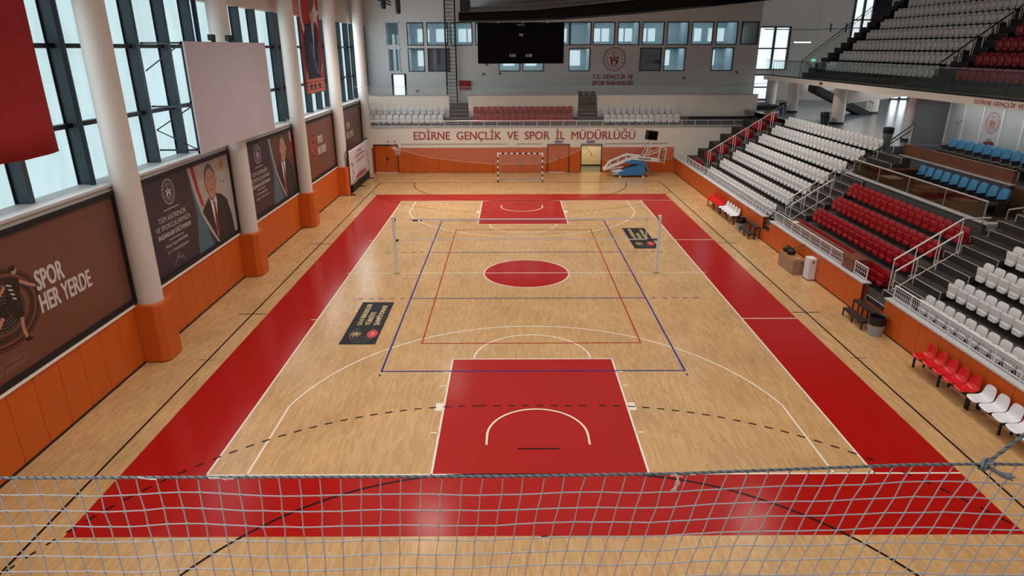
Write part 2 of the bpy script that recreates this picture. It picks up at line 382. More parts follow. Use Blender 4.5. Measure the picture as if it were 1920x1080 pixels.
arc(wl, (0,0), 1.8, 0, 360, w, Z2, 72)
wl.build('white_basketball_lines', WHITE_LINE, floor)
kl = MB()
for s in (-1, 1):
    line2(kl, (s*10, -20), (s*10, 20), .055, Z3); line2(kl, (-10, s*20), (10, s*20), .055, Z3)
    for q in (-1, 1):
        c = (q*1.5, s*20)
        a0, a1 = (0, 90) if q > 0 else (90, 180)
        if s > 0: a0, a1 = -a1, -a0
        if s > 0 and q > 0: a0, a1 = -90, 0
        if s > 0 and q < 0: a0, a1 = 180, 270
        arc(kl, c, 6.0, a0, a1, .055, Z3)
        d9 = math.degrees(math.acos(8.5/9.0))
        if s < 0: b0, b1 = (d9*0+19, 90) if q > 0 else (90, 161)
        else: b0, b1 = (-90, -19) if q > 0 else (199, 270)
        arc(kl, c, 9.0, b0, b1, .05, Z3, dash=.19)
        line2(kl, (q*9.5, s*4.5), (q*10.5, s*4.5), .05, Z3)
        line2(kl, (q*9.8, s*8.2), (q*10.3, s*8.2), .02, Z3)
    line2(kl, (-1.5, s*14), (1.5, s*14), .055, Z3)
    for i in range(8): line2(kl, (-1.5+i*.38, s*11), (-1.5+i*.38+.19, s*11), .05, Z3)
    line2(kl, (-.5, s*13), (.5, s*13), .05, Z3); line2(kl, (-.07, s*16), (.07, s*16), .05, Z3)
kl.build('black_handball_lines', BLACK_LINE, floor)
bl = MB()
for s in (-1, 1):
    line2(bl, (s*4.5, -9), (s*4.5, 9), .055, Z4); line2(bl, (-4.525, s*9), (4.525, s*9), .055, Z4); line2(bl, (-4.5, s*3), (4.5, s*3), .05, Z4)
    rect(bl, s*4.5-.03, s*4.5+.03, -9.30, -9.21, Z4)
    for q in (-1, 1):
        for i in range(5): line2(bl, (q*(4.72+i*.4), s*3), (q*(4.9+i*.4), s*3), .045, Z4)
bl.build('blue_volleyball_lines', BLUE_LINE, floor)
rl = MB()
for s in (-1, 1):
    line2(rl, (s*3.55, -7.05), (s*3.55, 7.05), .045, Z4+.001); line2(rl, (-3.57, s*7.05), (3.57, s*7.05), .045, Z4+.001)
rl.build('red_court_lines', RED_LINE, floor)

# championship stickers on the floor
def sticker(x0, x1, y0, y1, flip, label):
    t = thing('floor_sticker', label, 'floor sticker', ((x0+x1)/2, (y0+y1)/2, Z4+.001), 'championship floor stickers')
    b = MB(); b.box(x0, x1, y0, y1, Z4+.001, Z4+.002); b.build('backing', mat('black_sticker_vinyl', (22, 21, 25), .5, spec=.2), t)
    o, u, v = ((x1, y0, Z4+.0025), (0,1,0), (-1,0,0)) if not flip else ((x1, y0, Z4+.0025), (0,1,0), (-1,0,0))
    H = x1-x0; L = y1-y0
    a = Art(o, u, v, .0006)
    g = 'lettering'
    a.text(g, 'U14 ERKEKLER', L*.42, H*.66, L*.53, H*.15, 1, .04); a.text(g, 'TÜRKİYE', L*.42, H*.41, L*.31, H*.15, 1, .04); a.text(g, 'ŞAMPİYONASI', L*.42, H*.16, L*.48, H*.15, 1, .04)
    c = (L*.21, H*.48)
    for i, (rx, ry) in enumerate(((.17,.36),(.12,.30),(.06,.33))): a.ring('ball_line', c, L*rx, H*ry, .014, 1, 30, 330, 24)
    for t0 in range(0, 360, 40): a.strip(g, [(c[0]+.02, c[1]+H*.2), (c[0]+.02+.2*math.cos(math.radians(t0)), c[1]+H*.2+.2*math.sin(math.radians(t0)))], .03, 1)
    a.ell('red_ball', (c[0]+L*.01, c[1]-H*.27), L*.085, H*.15, 1.5); a.text(g, 'TBF', c[0]-L*.03, c[1]-H*.31, L*.08, H*.08, 2.5, .02)
    a.build({}, {'lettering': mat('gold_sticker_print', (216, 186, 122), .4), 'ball_line': mat('dull_gold_print', (150, 124, 96), .4), 'red_ball': mat('red_sticker_print', (206, 30, 38), .4)}, t)
    return t
sticker(-6.24, -5.06, -7.11, -3.38, 0, 'black championship floor sticker with gold lettering near the left blue line')
sticker(5.25, 6.42, 3.55, 7.28, 1, 'black championship floor sticker with gold lettering beyond the volleyball net')

# ================================================================== left wall: posters below, glazing above
wlft = MB()
wlft.box(-12.95, -11.9, -24, 30, 0, 5.40); wlft.box(-12.95, -12.28, -24, 30, 10.70, 15.5)
struct('wall_left', wlft, WHITE)
sl = MB(); sl.box(-12.95, -11.82, -24, 30, 5.40, 5.47); struct('trim_1', sl, LEDGE)
MULL = {1: (-14.4, -12.5, -10.55, -8.1), 2: (-6.4, -4.42, -2.42, -.5), 3: (1.9, 4.05, 5.95, 8.55), 4: (9.6, 11.6, 13.5, 15.6), 5: (17.6, 19.55, 21.65, 23.9), 6: (25.8, 27.6, 29.8)}
YC = (-15.85, -7.85, 0.1, 8.1, 16.1, 24.1)
for i, yc in enumerate(YC):
    n = i+1; y0, y1 = yc+.1, (yc+8 if i < 5 else 30)
    wr = struct_root('window_%d' % n, (-12.66, (y0+y1)/2, 5.47))
    pn = MB(); pn.box(-12.69, -12.66, y0, y1, 5.47, 10.72); pn.build('pane', PANE, wr)
    for ym in MULL[n]:
        m = MB(); m.box(-12.66, -12.30, ym-.16, ym, 5.47, 10.72); m.build('mullion', STEEL_DARK, wr)
    for zt in (7.07, 9.09):
        m = MB(); m.box(-12.66, -12.46, y0, y1, zt-.06, zt+.06); m.build('transom', BLACK_STEEL, wr)
    m = MB()
    for ym in MULL[n]: m.box(-12.655, -12.63, ym-.22, ym-.16, 5.47, 10.72)
    m.build('gasket', BLACK_STEEL, wr)
    if n <= 2:
        dp = MB(); dp.tube((-12.25, yc+7.55, 5.47), (-12.25, yc+7.55, 14), .09, 12); dp.build('drain_pipe', mat('dark_teal_pipe', (34, 58, 66), .4), wr, smooth=True)
    c = MB(); c.lathe((-11.6, yc, 0), [(.375, 0), (.375, 15.2)], 32); struct('column', c, WHITE, smooth=True)
    if i in (0, 5): continue
    # padding round the column base
    cp = MB(); X0, X1, hw, ch = -11.905, -11.10, .52, .17
    cp.prism([(X0, yc-hw, 0.02), (X1-ch, yc-hw, 0.02), (X1, yc-hw+ch, 0.02), (X1, yc+hw-ch, 0.02), (X1-ch, yc+hw, 0.02), (X0, yc+hw, 0.02)], (0, 0, 1.83))
    side = ['out of view', 'between the brown athlete poster and the first portrait poster', 'between the two portrait posters', 'between the second portrait poster and the red-figure poster', 'beside the white cloth banner'][i]
    o = cp.build('column_pad', ORANGE, None, bevel=.025); tag(o, 'orange padding round the column foot ' + side, 'column padding', 'orange padding round the left columns')
PADMAT = ORANGE
def pad_run(label, x, y0, y1, z0, z1, n, group, axis='y', sgn=1, holes=()):
    t = thing('wall_padding', label, 'wall padding', ((x, (y0+y1)/2, z0) if axis == 'y' else ((y0+y1)/2, x, z0)), group)
    b = MB(); d = .03*sgn
    if axis == 'y': b.box(min(x, x+d), max(x, x+d), y0, y1, z0, z1)
    else: b.box(y0, y1, min(x, x+d), max(x, x+d), z0, z1)
    b.build('backing', ORANGE_SEAM, t)
    for i in range(n):
        a, c = y0+(y1-y0)*i/n+.006, y0+(y1-y0)*(i+1)/n-.006
        p = MB(); d0, d1 = sorted((x+.02*sgn, x+.07*sgn))
        if axis == 'y': p.box(d0, d1, a, c, z0, z1)
        else: p.box(a, c, d0, d1, z0, z1)
        p.build('pad_panel', ORANGE, t, bevel=.012)
    return t
bays = ['below the brown athlete poster', 'below the first portrait poster', 'below the second portrait poster', 'below the red-figure poster', 'behind the white cloth banner']
for i in range(5):
    y0 = YC[i]+.53; y1 = (YC[i+1]-.53) if i < 5 else 23.9
    pad_run('row of orange wall pads ' + bays[i], -11.9, y0, y1, .04, 1.82, 8, 'orange wall pads along the window wall')
st = MB()
for i in range(5): st.box(-11.9, -11.79, YC[i]+.5, YC[i+1]-.5, 1.83, 1.90)
struct('trim_2', st, CREAM)
sk = MB(); sk.box(-11.9, -11.80, -24, 24, 0.0, .04); struct('baseboard_left', sk, BLACK)

# ------------------------------------------------------------------ framed posters
POST = {'brown': mat('brown_poster_print', (112, 68, 54), .4, var=.12, vscale=.5), 'navy': mat('dark_navy_poster_print', (38, 39, 56), .4, var=.15, vscale=.6),
 'txt': mat('pale_poster_print', (206, 196, 192), .5), 'dim': mat('dim_poster_print', (150, 120, 110), .5), 'black': mat('black_poster_print', (22, 18, 20), .4),
 'skin': mat('skin_poster_print', (184, 132, 108), .5), 'skin2': mat('shaded_skin_print', (150, 98, 78), .5), 'hair': mat('grey_hair_print', (92, 80, 74), .5), 'suit': mat('dark_suit_print', (38, 33, 36), .5), 'suitlo': mat('suit_fold_print', (24, 21, 24), .5),
 'shirt': mat('white_shirt_print', (214, 208, 206), .5), 'tie': mat('dark_red_tie_print', (118, 36, 34), .5), 'tealp': mat('teal_poster_print', (72, 104, 120), .5),
 'silver': mat('silver_band_print', (176, 168, 166), .4), 'cream': mat('warm_grey_print', (176, 164, 156), .5), 'flag': mat('red_flag_print', (166, 34, 34), .5), 'gold': mat('gold_star_print', (170, 130, 70), .5),
 'brown2': mat('warm_brown_print', (88, 62, 44), .5), 'redfig': mat('red_figure_print', (170, 64, 60), .5), 'bdark': mat('dark_brown_ring_print', (56, 34, 30), .5), 'grey': mat('grey_print', (120, 108, 102), .5)}
def framed(y0, y1, label, group):
    t = thing('framed_poster', label, 'poster', (-11.9, (y0+y1)/2, 1.92), group)
    f = MB(); w = .13
    for (a, b, c, d) in ((y0, y1, 1.92, 1.92+w), (y0, y1, 5.26-w, 5.26), (y0, y0+w, 1.92+w, 5.26-w), (y1-w, y1, 1.92+w, 5.26-w)): f.box(-11.895, -11.80, a, b, c, d)
    f.build('frame', BLACK, t)
    return t
def poster_art(y0, y1):   # local u=0 at world y 0, v=0 at z 0 so that poster coordinates are (y, z)
    return Art((-11.865, 0, 0), (0,1,0), (0,0,1), .0025)
def backdrop(t, y0, y1, key):
    b = MB(); b.box(-11.885, -11.865, y0+.12, y1-.12, 2.04, 5.14); b.build('print', POST[key], t)
NAMES = {'txt': 'lettering', 'dim': 'small_print', 'skin': 'face', 'hair': 'hair', 'suit': 'suit', 'shirt': 'shirt', 'tie': 'tie', 'flag': 'flag', 'black': 'figure', 'silver': 'silver_band', 'navy': 'dark_field', 'tealp': 'teal_field', 'cream': 'pale_field', 'gold': 'gold_star', 'brown2': 'warm_field', 'redfig': 'red_figure', 'bdark': 'ring', 'grey': 'grey_figure', 'skin2': 'face_shading', 'suitlo': 'suit_fold'}
# 1: athlete in rings, SPOR HER YERDE
y0, y1 = YC[0]+.5, YC[1]-.28
t = framed(y0, y1, 'large brown poster with an athlete inside dark rings and pale block lettering', 'framed posters below the windows'); backdrop(t, y0, y1, 'brown')
a = poster_art(y0, y1); c = (-12.95, 3.58)
a.ell('bdark', c, 1.14, .86, 1); a.ell('brown', c, 1.06, .80, 1.5); a.ring('bdark', c, .98, .73, .16, 2); a.ell('black', c, .66, .50, 2)
for k in range(5): a.ring('grey', c, .62-.1*k, .47-.075*k, .012, 2.5)
a.ring('black', c, 1.19, .90, .02, 2); a.ring('black', c, 1.10, .83, .015, 2)
a.poly('black', [(-12.74,4.14),(-12.5,4.20),(-12.28,4.10),(-12.34,3.82),(-12.44,3.62),(-12.84,3.62),(-12.74,3.85)], 3.5); a.poly('black', [(-12.76,3.66),(-12.44,3.66),(-12.38,3.26),(-12.64,3.22)], 3.6); a.poly('black', [(-12.86,3.70),(-12.58,3.64),(-12.92,3.36),(-13.10,3.50)], 3.7)
a.ell('skin', (-12.37, 4.33), .09, .10, 3.5); a.ell('black', (-12.39, 4.38), .09, .06, 4)
a.strip('skin', [(-12.36,4.1),(-12.1,3.92),(-11.84,3.78)], .075, 3.2); a.strip('skin', [(-12.66,4.13),(-12.86,3.98),(-12.98,3.9)], .075, 3.2)
a.strip('skin', [(-12.49,3.24),(-12.53,2.98),(-12.49,2.72)], .10, 3.3); a.poly('black', [(-12.56,2.74),(-12.44,2.76),(-12.30,2.64),(-12.52,2.64)], 4); a.strip('skin', [(-13.0,3.44),(-13.2,3.26),(-13.46,3.36)], .10, 3.3)
for k in range(4): a.strip('txt', [(-12.69+.03*k, 4.08-.11*k), (-12.55+.015*k, 4.02-.11*k)], .035, 4)
a.text('txt', 'SPOR', -11.80, 3.63, .98, .49, 3, .05); a.text('txt', 'HER YERDE', -11.84, 3.08, 1.96, .47, 3, .05)
a.text('dim', 'T.C. GENÇLİK VE', -13.36, 2.40, .70, .085, 2, .01); a.text('dim', 'SPOR BAKANLIĞI', -13.36, 2.25, .72, .085, 2, .01); a.emblem('dim', (-13.62, 2.36), .2, 2)
a.build(NAMES, POST, t)
# 2 and 3: good-luck posters with a portrait
def portrait(n, y0, y1, dy, label, flip):
    t = framed(y0, y1, label, 'framed posters below the windows'); backdrop(t, y0, y1, 'navy')
    a = poster_art(y0, y1); D = dy
    R = y1-.12
    if not flip:
        a.poly('tealp', [(D-3.75,5.14),(D-3.45,5.14),(D-3.05,3.3),(D-2.55,2.04),(D-3.8,2.04),(D-3.5,3.5)], 1)
        a.poly('cream', [(D-3.45,5.14),(R,5.14),(R,2.04),(D-2.0,2.04),(D-2.75,2.9),(D-3.2,3.9)], 1.5)
        a.poly('flag', [(D-3.6,5.14),(D-3.22,5.14),(D-3.08,4.3),(D-2.85,3.55),(D-3.15,3.75),(D-3.45,4.4)], 2)
        a.star('gold', (D-.98, 4.84), .3, 2, 12, .4)
        for q in ((-1.48,4.38),(-1.26,4.22),(-.99,4.16),(-.69,4.22)): a.star('black', (D+q[0], q[1]), .06, 2)
    else:
        a.poly('tealp', [(D-3.75,5.14),(D-3.45,5.14),(D-3.05,3.3),(D-2.35,2.04),(D-3.8,2.04),(D-3.4,3.5)], 1)
        a.poly('brown2', [(D-3.55,5.14),(R,5.14),(R,2.04),(D-2.0,2.04),(D-2.85,2.9),(D-3.3,3.9)], 1.5)
        a.poly('flag', [(R-.42,5.14),(R,5.14),(R,3.3),(R-.38,3.9)], 2); a.poly('silver', [(R-.42,5.14),(R-.2,5.14),(R-.2,4.5),(R-.42,4.7)], 2.4)
    arcp = [(D-3.72,5.14),(D-3.5,4.25),(D-3.2,3.4),(D-2.75,2.7),(D-2.2,2.04)]
    arcq = [(D-1.95,2.04),(D-2.5,2.72),(D-2.98,3.45),(D-3.3,4.3),(D-3.5,5.14)]
    if flip: arcp, arcq = [(p[0]+.12, p[1]) for p in arcp], [(p[0]+.02, p[1]) for p in arcq]
    for i in range(4): a.poly('silver', [arcp[i], arcp[i+1], arcq[3-i], arcq[4-i]], 2.6)
    px, pz = (D-2.1, 3.55) if not flip else (D-2.0, 3.62)
    tl = -.06 if not flip else .12   # head tilt
    a.poly('suit', [(px-.98,pz-.12),(px-.55,pz+.16),(px-.2,pz+.30),(px+.28,pz+.32),(px+.75,pz+.2),(px+1.18,pz-.1),(px+1.42,pz-.8),(px+1.5,2.06),(px+.02,2.06),(px-.5,pz-.78)], 3)
    a.poly('suitlo', [(px+.0,2.08),(px+.16,pz-.6),(px+.36,pz+.26),(px+.42,pz+.05),(px+.3,pz-.65),(px+.2,2.08)], 3.4)
    a.poly('shirt', [(px-.26,pz+.26),(px-.05,pz+.08),(px+.26,pz+.32),(px+.3,pz+.05),(px+.1,pz-.75),(px-.02,2.2),(px-.12,pz-.7)], 3.6)
    a.poly('tie', [(px-.06,pz+.06),(px+.12,pz+.06),(px+.13,pz-.1),(px+.2,pz-.95),(px+.06,2.12),(px-.08,pz-.9),(px-.0,pz-.1)], 4)
    a.poly('skin2', [(px-.22,pz+.62),(px+.3,pz+.62),(px+.27,pz+.26),(px+.03,pz+.08),(px-.24,pz+.28)], 3.8)
    hx, hz = px+tl+.05, pz+.78
    a.ell('hair', (hx, hz+.10), .44, .60, 4.2); a.ell('skin', (hx-.41, hz-.02), .07, .13, 4.1); a.ell('skin', (hx+.43, hz-.02), .07, .13, 4.1)
    a.poly('skin', [(hx+.40*math.cos(q)*(1 if math.sin(q) > -.2 else .86), hz+.60*math.sin(q)*(.86 if math.sin(q) > 0 else 1.0)) for q in [2*math.pi*i/32 for i in range(32)]], 4.6)
    for s in (-1, 1):
        a.strip('hair', [(hx+s*.08, hz+.19), (hx+s*.29, hz+.20)], .035, 5); a.ell('suitlo', (hx+s*.18, hz+.10), .055, .025, 5, n=10)
        a.poly('skin2', [(hx+s*.38, hz+.2), (hx+s*.3, hz-.15), (hx+s*.2, hz-.42), (hx+s*.33, hz-.3)], 5)
    a.poly('skin2', [(hx-.02, hz+.08), (hx+.07, hz-.13), (hx-.07, hz-.13)], 5); a.strip('tie', [(hx-.14, hz-.27), (hx, hz-.29), (hx+.14, hz-.27)], .03, 5)
    a.strip('skin2', [(hx-.2, hz-.2), (hx, hz-.215), (hx+.2, hz-.2)], .03, 4.9)
    E = D-5.17 if not flip else D-5.12
    a.emblem('txt', (E, 4.62), .41, 2)
    a.strip('txt', [(E-.5, 4.08), (E+.5, 4.08)], .025, 2); a.strip('txt', [(E-.5, 3.11), (E+.5, 3.11)], .025, 2)
    a.text('txt', 'TÜM ANTRENÖR', E-.92, 3.74, 1.84, .17, 2, .0); a.text('txt', 'VE SPORCULARIMIZA', E-1.18, 3.49, 2.34, .17, 2, .0); a.text('txt', 'BAŞARILAR DİLİYORUM', E-1.1, 3.24, 2.2, .145, 2, .035)
    if not flip:
        a.text('txt', 'Recep Tayyip ERDOĞAN', E-.75, 2.9, 1.5, .10, 2, .02); a.text('txt', 'T.C. CUMHURBAŞKANI', E-.73, 2.68, 1.45, .10, 2, .0)
        a.strip('txt', [(E-.42,2.2),(E-.2,2.42),(E-.02,2.56),(E-.12,2.36),(E+.06,2.42),(E+.12,2.30),(E+.22,2.42),(E+.3,2.22)], .014, 2)
    else:
        a.text('txt', 'Dr. Osman Aşkın BAK', E-.65, 2.89, 1.25, .10, 2, .02); a.text('txt', 'GENÇLİK VE SPOR BAKANI', E-.8, 2.69, 1.6, .09, 2, .0)
    a.build(NAMES, POST, t)
portrait(2, YC[1]+.5, YC[2]-.28, 0.0, 'dark poster with a portrait of a suited person beside a red flag', False)
portrait(3, YC[2]+.5, YC[3]-.28, 7.95, 'dark poster with a portrait of a smiling suited person on a brown ground', True)
# 4 and 5: brown sport posters
for n, (i, lab) in enumerate(((3, 'brown poster with a red splashed figure and pale block lettering'), (4, 'brown poster partly hidden by the white cloth banner'))):
    y0, y1 = YC[i]+.5, YC[i+1]-.28
    t = framed(y0, y1, lab, 'framed posters below the windows'); backdrop(t, y0, y1, 'brown')
    a = poster_art(y0, y1)
    if n == 0:
        F = 'redfig'; cx, cz = 11.35, 3.85; tx = 11.95
    else:
        F = 'grey'; cx, cz = 18.6, 3.9; tx = 19.0
    for k, (p, w) in enumerate((([(-.45,.75),(-.3,.3),(-.05,.1)],.09),(([(.5,1.15),(.42,.7),(.1,.25)]),.08),([(-.15,.3),(0,-.2),(.1,-.6),(-.1,-.95)],.34),([(.1,-.3),(.45,-.55),(.5,-.8)],.12),([(-.2,-.3),(-.5,-.1),(-.55,.2)],.12),([(-.05,.55),(0,.4)],.22))): a.strip(F, [(cx+q[0], cz+q[1]) for q in p], w, 2)
    a.ell(F, (cx, cz), .58, .52, 1.4); a.ell('brown', (cx+.02, cz), .47, .42, 1.7); a.ell(F, (cx-.02, cz+.62), .12, .14, 2); a.ring(F, (cx, cz-.05), .66, .6, .03, 2)
    a.text('txt', 'SPOR', tx+.25, 3.82, .95, .44, 3, .05); a.text('txt', 'HER YERDE', tx+.05, 3.2, 1.75 if n == 0 else 2.05, .44, 3, .05)
    if n == 0: a.text('dim', 'T.C. GENÇLİK VE', 13.4, 2.46, .7, .08, 2); a.text('dim', 'SPOR BAKANLIĞI', 13.4, 2.34, .7, .08, 2); a.emblem('dim', (13.2, 2.43), .14, 2)
    a.build(NAMES, POST, t)

# ------------------------------------------------------------------ big things on the left wall
# red cloth hanging in front of the first window
def cloth(name, label, cat, y0, y1, z0, z1, x, m, amp=.05, freq=3.2, ny=40, nz=12, parent=None):
    b = MB(); vs = []
    for i in range(ny+1):
        for j in range(nz+1):
            y = y0+(y1-y0)*i/ny; z = z0+(z1-z0)*j/nz
            k = 1-.7*j/nz
            vs.append((x+amp*k*math.sin(freq*y)+amp*.4*k*math.sin(7.1*y+z), y, z+.02*math.sin(2.2*y)*(1-j/nz)))
    fs = [(i*(nz+1)+j, (i+1)*(nz+1)+j, (i+1)*(nz+1)+j+1, i*(nz+1)+j+1) for i in range(ny) for j in range(nz)]
    b.add(vs, fs); o = b.build(name, m, parent, smooth=True)
    s = o.modifiers.new('thick', 'SOLIDIFY'); s.thickness = .008
    return o
t = thing('red_flag', 'large plain red flag cloth hanging before the tall windows', 'flag', (-11.1, -13.5, 6.78))
cloth('cloth', '', '', -16.0, -11.05, 6.78, 13.2, -11.1, mat('red_flag_cloth', (150, 20, 24), .8, var=.12, vscale=.9), .045, 2.6, parent=t)
fp = MB(); fp.tube((-11.1, -16.1, 13.2), (-11.1, -10.95, 13.2), .025); fp.build('pole', BLACK_STEEL, t)
# vertical portrait banner
t = thing('hanging_banner', 'tall hanging banner with a suited figure on a red ground', 'banner', (-11.2, 10.7, 6.75))
b = MB(); b.box(-11.21, -11.195, 8.9, 12.5, 6.75, 13.2); b.build('cloth', mat('red_banner_cloth', (156, 32, 36), .7, var=.1), t)
hb = MB(); hb.tube((-11.2, 8.85, 13.2), (-11.2, 12.55, 13.2), .03); hb.tube((-11.2, 8.85, 6.76), (-11.2, 12.55, 6.76), .015); hb.build('rod', BLACK_STEEL, t)
a = Art((-11.19, 0, 0), (0,1,0), (0,0,1), .0025)
a.ring('white', (10.2, 10.9), 1.25, 1.5, .35, 1, 60, 280, 30); a.star('white', (11.75, 10.75), .85, 1, 5, .4, 80)
a.poly('suit', [(9.35,9.65),(9.75,10.15),(10.75,10.32),(11.3,10.3),(11.75,10.15),(12.1,8.9),(11.9,7.5),(9.45,7.5),(9.2,8.4)], 2)
a.poly('blue', [(9.75,10.0),(10.6,10.1),(10.9,8.9),(10.8,7.8),(9.9,8.6)], 2.4)
a.poly('shirt', [(10.8,10.3),(11.3,10.25),(11.05,9.2),(10.85,8.3),(10.9,9.4)], 3); a.strip('shirt', [(11.85,9.3),(11.75,8.3),(11.3,7.7),(10.9,8.3),(10.5,9.3)], .05, 3)
a.ell('skin', (11.05, 10.75), .36, .5, 3); a.poly('skin', [(10.8,10.45),(11.3,10.45),(11.2,10.15),(10.9,10.15)], 2.8); a.ell('hair', (11.0, 11.1), .38, .28, 3.5)
for s in (-1, 1): a.ell('suit', (11.08+s*.14, 10.78), .05, .03, 4, n=8)
a.poly('hand', [(11.85,7.6),(12.25,7.95),(12.35,8.15),(12.2,8.2),(11.95,7.95),(11.75,7.55)], 3); a.poly('hand', [(9.15,7.9),(9.35,7.85),(9.35,7.2),(9.1,6.95)], 3)
a.poly('pink', [(9.2,7.5),(12.45,7.5),(12.45,6.78),(9.0,6.78)], 2.5)
for z in (7.32, 7.14, 6.95): a.strip('red', [(9.15, z), (12.45, z+.02)], .05, 3)
for y in (9.6, 10.3, 11.2): a.poly('suit', [(y, 7.22), (y+.35, 7.22), (y+.35, 6.98), (y, 6.98)], 3.5)
a.build({'suit': 'suit', 'blue': 'jacket_panel', 'white': 'crescent_and_star', 'skin': 'face', 'hair': 'hair', 'shirt': 'shirt', 'pink': 'parapet', 'red': 'parapet_stripe'}, {'suit': mat('banner_navy_print', (28, 30, 46), .6), 'blue': mat('banner_blue_print', (34, 44, 84), .6), 'white': mat('banner_white_print', (200, 184, 182), .6), 'skin': POST['skin'], 'hand': POST['skin'], 'hair': mat('banner_hair_print', (96, 74, 62), .6), 'shirt': mat('banner_grey_print', (170, 170, 178), .6), 'pink': mat('banner_stone_print', (176, 104, 90), .6), 'red': mat('banner_brick_print', (140, 58, 50), .6)}, t)
# white projection screen on brackets
t = thing('projection_screen', 'big blank white projection board bracketed out from the windows', 'screen', (-10.9, -.8, 5.7))
b = MB(); y0, y1, z0, z1 = -4.42, 2.76, 5.73, 9.23
b.box(-10.95, -10.9, y0, y1, z0, z1); b.build('board', mat('lilac_white_board', (196, 184, 192), .6, var=.05, vscale=.4), t)
f = MB()
for z in (z0+.05, (z0+z1)/2-.1, z1-.05): f.box(-11.02, -10.951, y0, y1, z-.03, z+.03)
for y in (y0+.03, y1-.03): f.box(-11.02, -10.951, y-.03, y+.03, z0, z1)
f.build('frame', BLACK_STEEL, t)
for y in (y0+.05, -.8, y1-.05):
    br = MB()
    for z in (9.18, 7.25, 5.85): br.tube((-11.0, y, z), (-12.30, y, z), .03, 6)
    br.tube((-11.0, y, 9.18), (-12.28, y, 8.35), .02, 6); br.tube((-11.0, y, 7.25), (-12.28, y, 6.5), .02, 6); br.tube((-11.0, y, 5.85), (-12.28, y, 6.5), .02, 6)
    br.build('bracket', BLACK_STEEL, t)
for y in (-2.2, -.75):
    fl_ = thing('floodlight', 'small black floodlight clamped on the board top, ' + ('near end' if y < -1 else 'mid way along'), 'lamp', (-10.95, y, 9.23), 'floodlights on the projection board')
    b = MB(); b.box(-11.05, -10.86, y-.12, y+.12, 9.27, 9.47); b.build('housing', BLACK, fl_, bevel=.02)
    b = MB(); b.box(-10.97, -10.93, y-.03, y+.25, 9.23, 9.28); b.tube((-10.95, y+.22, 9.25), (-10.95, y+.22, 9.42), .03, 8); b.build('bracket', BLACK, fl_)
# white cloth banner on a black stand, far end of the window wall
t = thing('banner_stand', 'creased white cloth banner on a black frame by the far corner', 'banner', (-11.1, 18.8, 0))
f = MB()
for y in (15.8, 21.75): f.box(-11.14, -11.08, y-.04, y+.04, 0, 2.95); f.box(-11.4, -10.8, y-.05, y+.05, 0, .06)
f.box(-11.14, -11.08, 15.8, 21.75, 2.89, 2.95); f.box(-11.16, -11.1, 15.8, 21.75, .08, .62); f.box(-11.14, -11.08, 18.7, 18.8, 0, 2.95); f.box(-11.4, -10.8, 18.7, 18.8, 0, .05)
f.build('frame', BLACK, t)
cloth('cloth', '', '', 15.82, 21.72, .62, 2.84, -11.03, mat('white_banner_cloth', (216, 200, 202), .7, var=.1, vscale=1.2), .02, 2.3, parent=t)
a = Art((-10.985, 0, 0), (0,1,0), (0,0,1), .003)
a.poly('red', [(16.7,.82),(17.5,1.02),(18.6,1.05),(19.9,1.0),(20.6,.98),(20.2,.84),(18.6,.82),(17.6,.86)], 1)
for y, h in ((17.6,.25),(17.9,.4),(18.2,.3),(18.45,.5),(18.7,.28),(19.0,.42),(19.3,.2),(19.6,.3)): a.poly('red', [(y,1.0),(y+.09,1.0),(y+.05,1.0+h*.8),(y+.02,1.0+h*.8)], 1)
for (y, z) in ((16.3,2.0),(16.55,1.85),(16.4,1.5),(16.7,1.3),(16.4,1.1),(16.5,.8),(20.9,2.1),(21.2,1.8),(21.0,1.5),(21.3,1.2)): a.star('navy', (y, z), .12, 1, 4, .5)
a.build({'red': 'skyline_print', 'navy': 'motif_print'}, {'red': mat('banner_red_print', (168, 76, 72), .6), 'navy': mat('banner_navy_motif', (70, 66, 96), .6)}, t)
a = Art((-10.985, 0, 0), (0,1,0), (0,0,1), .003)
a.text('red', 'EDİRNE', 18.2, 2.48, 1.1, .12, 1, .03); a.text('red', 'GENÇLİK VE SPOR', 17.35, 2.2, 2.8, .13, 1, .03); a.text('red', 'İL MÜDÜRLÜĞÜ', 17.7, 1.85, 2.3, .13, 1, .03)
a.build({'red': 'lettering'}, {'red': mat('banner_dark_red_print', (130, 50, 58), .6)}, t)

# ================================================================== far end wall
def holed(mb, axis, c, t, a0, a1, z0, z1, holes):
    """a wall slab with rectangular holes [(a0,a1,z0,z1)]; the slab spans c..c+t on the other axis"""
    xs = sorted({a0, a1, *[h[0] for h in holes], *[h[1] for h in holes]}); zs = sorted({z0, z1, *[h[2] for h in holes], *[h[3] for h in holes]})
    for i in range(len(xs)-1):
        run = None
        for j in range(len(zs)-1):
            mx, mz = (xs[i]+xs[i+1])/2, (zs[j]+zs[j+1])/2
            solid = not any(h[0] < mx < h[1] and h[2] < mz < h[3] for h in holes)
            if solid: run = (run[0] if run else zs[j], zs[j+1])
            if run and (not solid or j == len(zs)-2):
                if axis == 'x': mb.box(xs[i], xs[i+1], c, c+t, run[0], run[1])
                else: mb.box(c, c+t, xs[i], xs[i+1], run[0], run[1])
                run = None
D1, D2, D3 = (-11.12, -9.26), (2.11, 3.83), (4.68, 6.30)
fw = MB(); holed(fw, 'x', 24.0, .2, -12.2, 18.6, 0, 3.42, [(D1[0], D1[1], 0, 2.15), (D2[0], D2[1], 0, 2.15), (D3[0], D3[1], 0, 2.15), (-9.0, -1.0, 1.92, 2.2), (-.2, 1.7, 1.92, 2.2), (6.5, 11.3, 1.92, 2.2)])
fw.box(-9.0, 11.3, 24.1, 24.2, 1.92, 2.2); struct('wall_far_low', fw, CREAM)
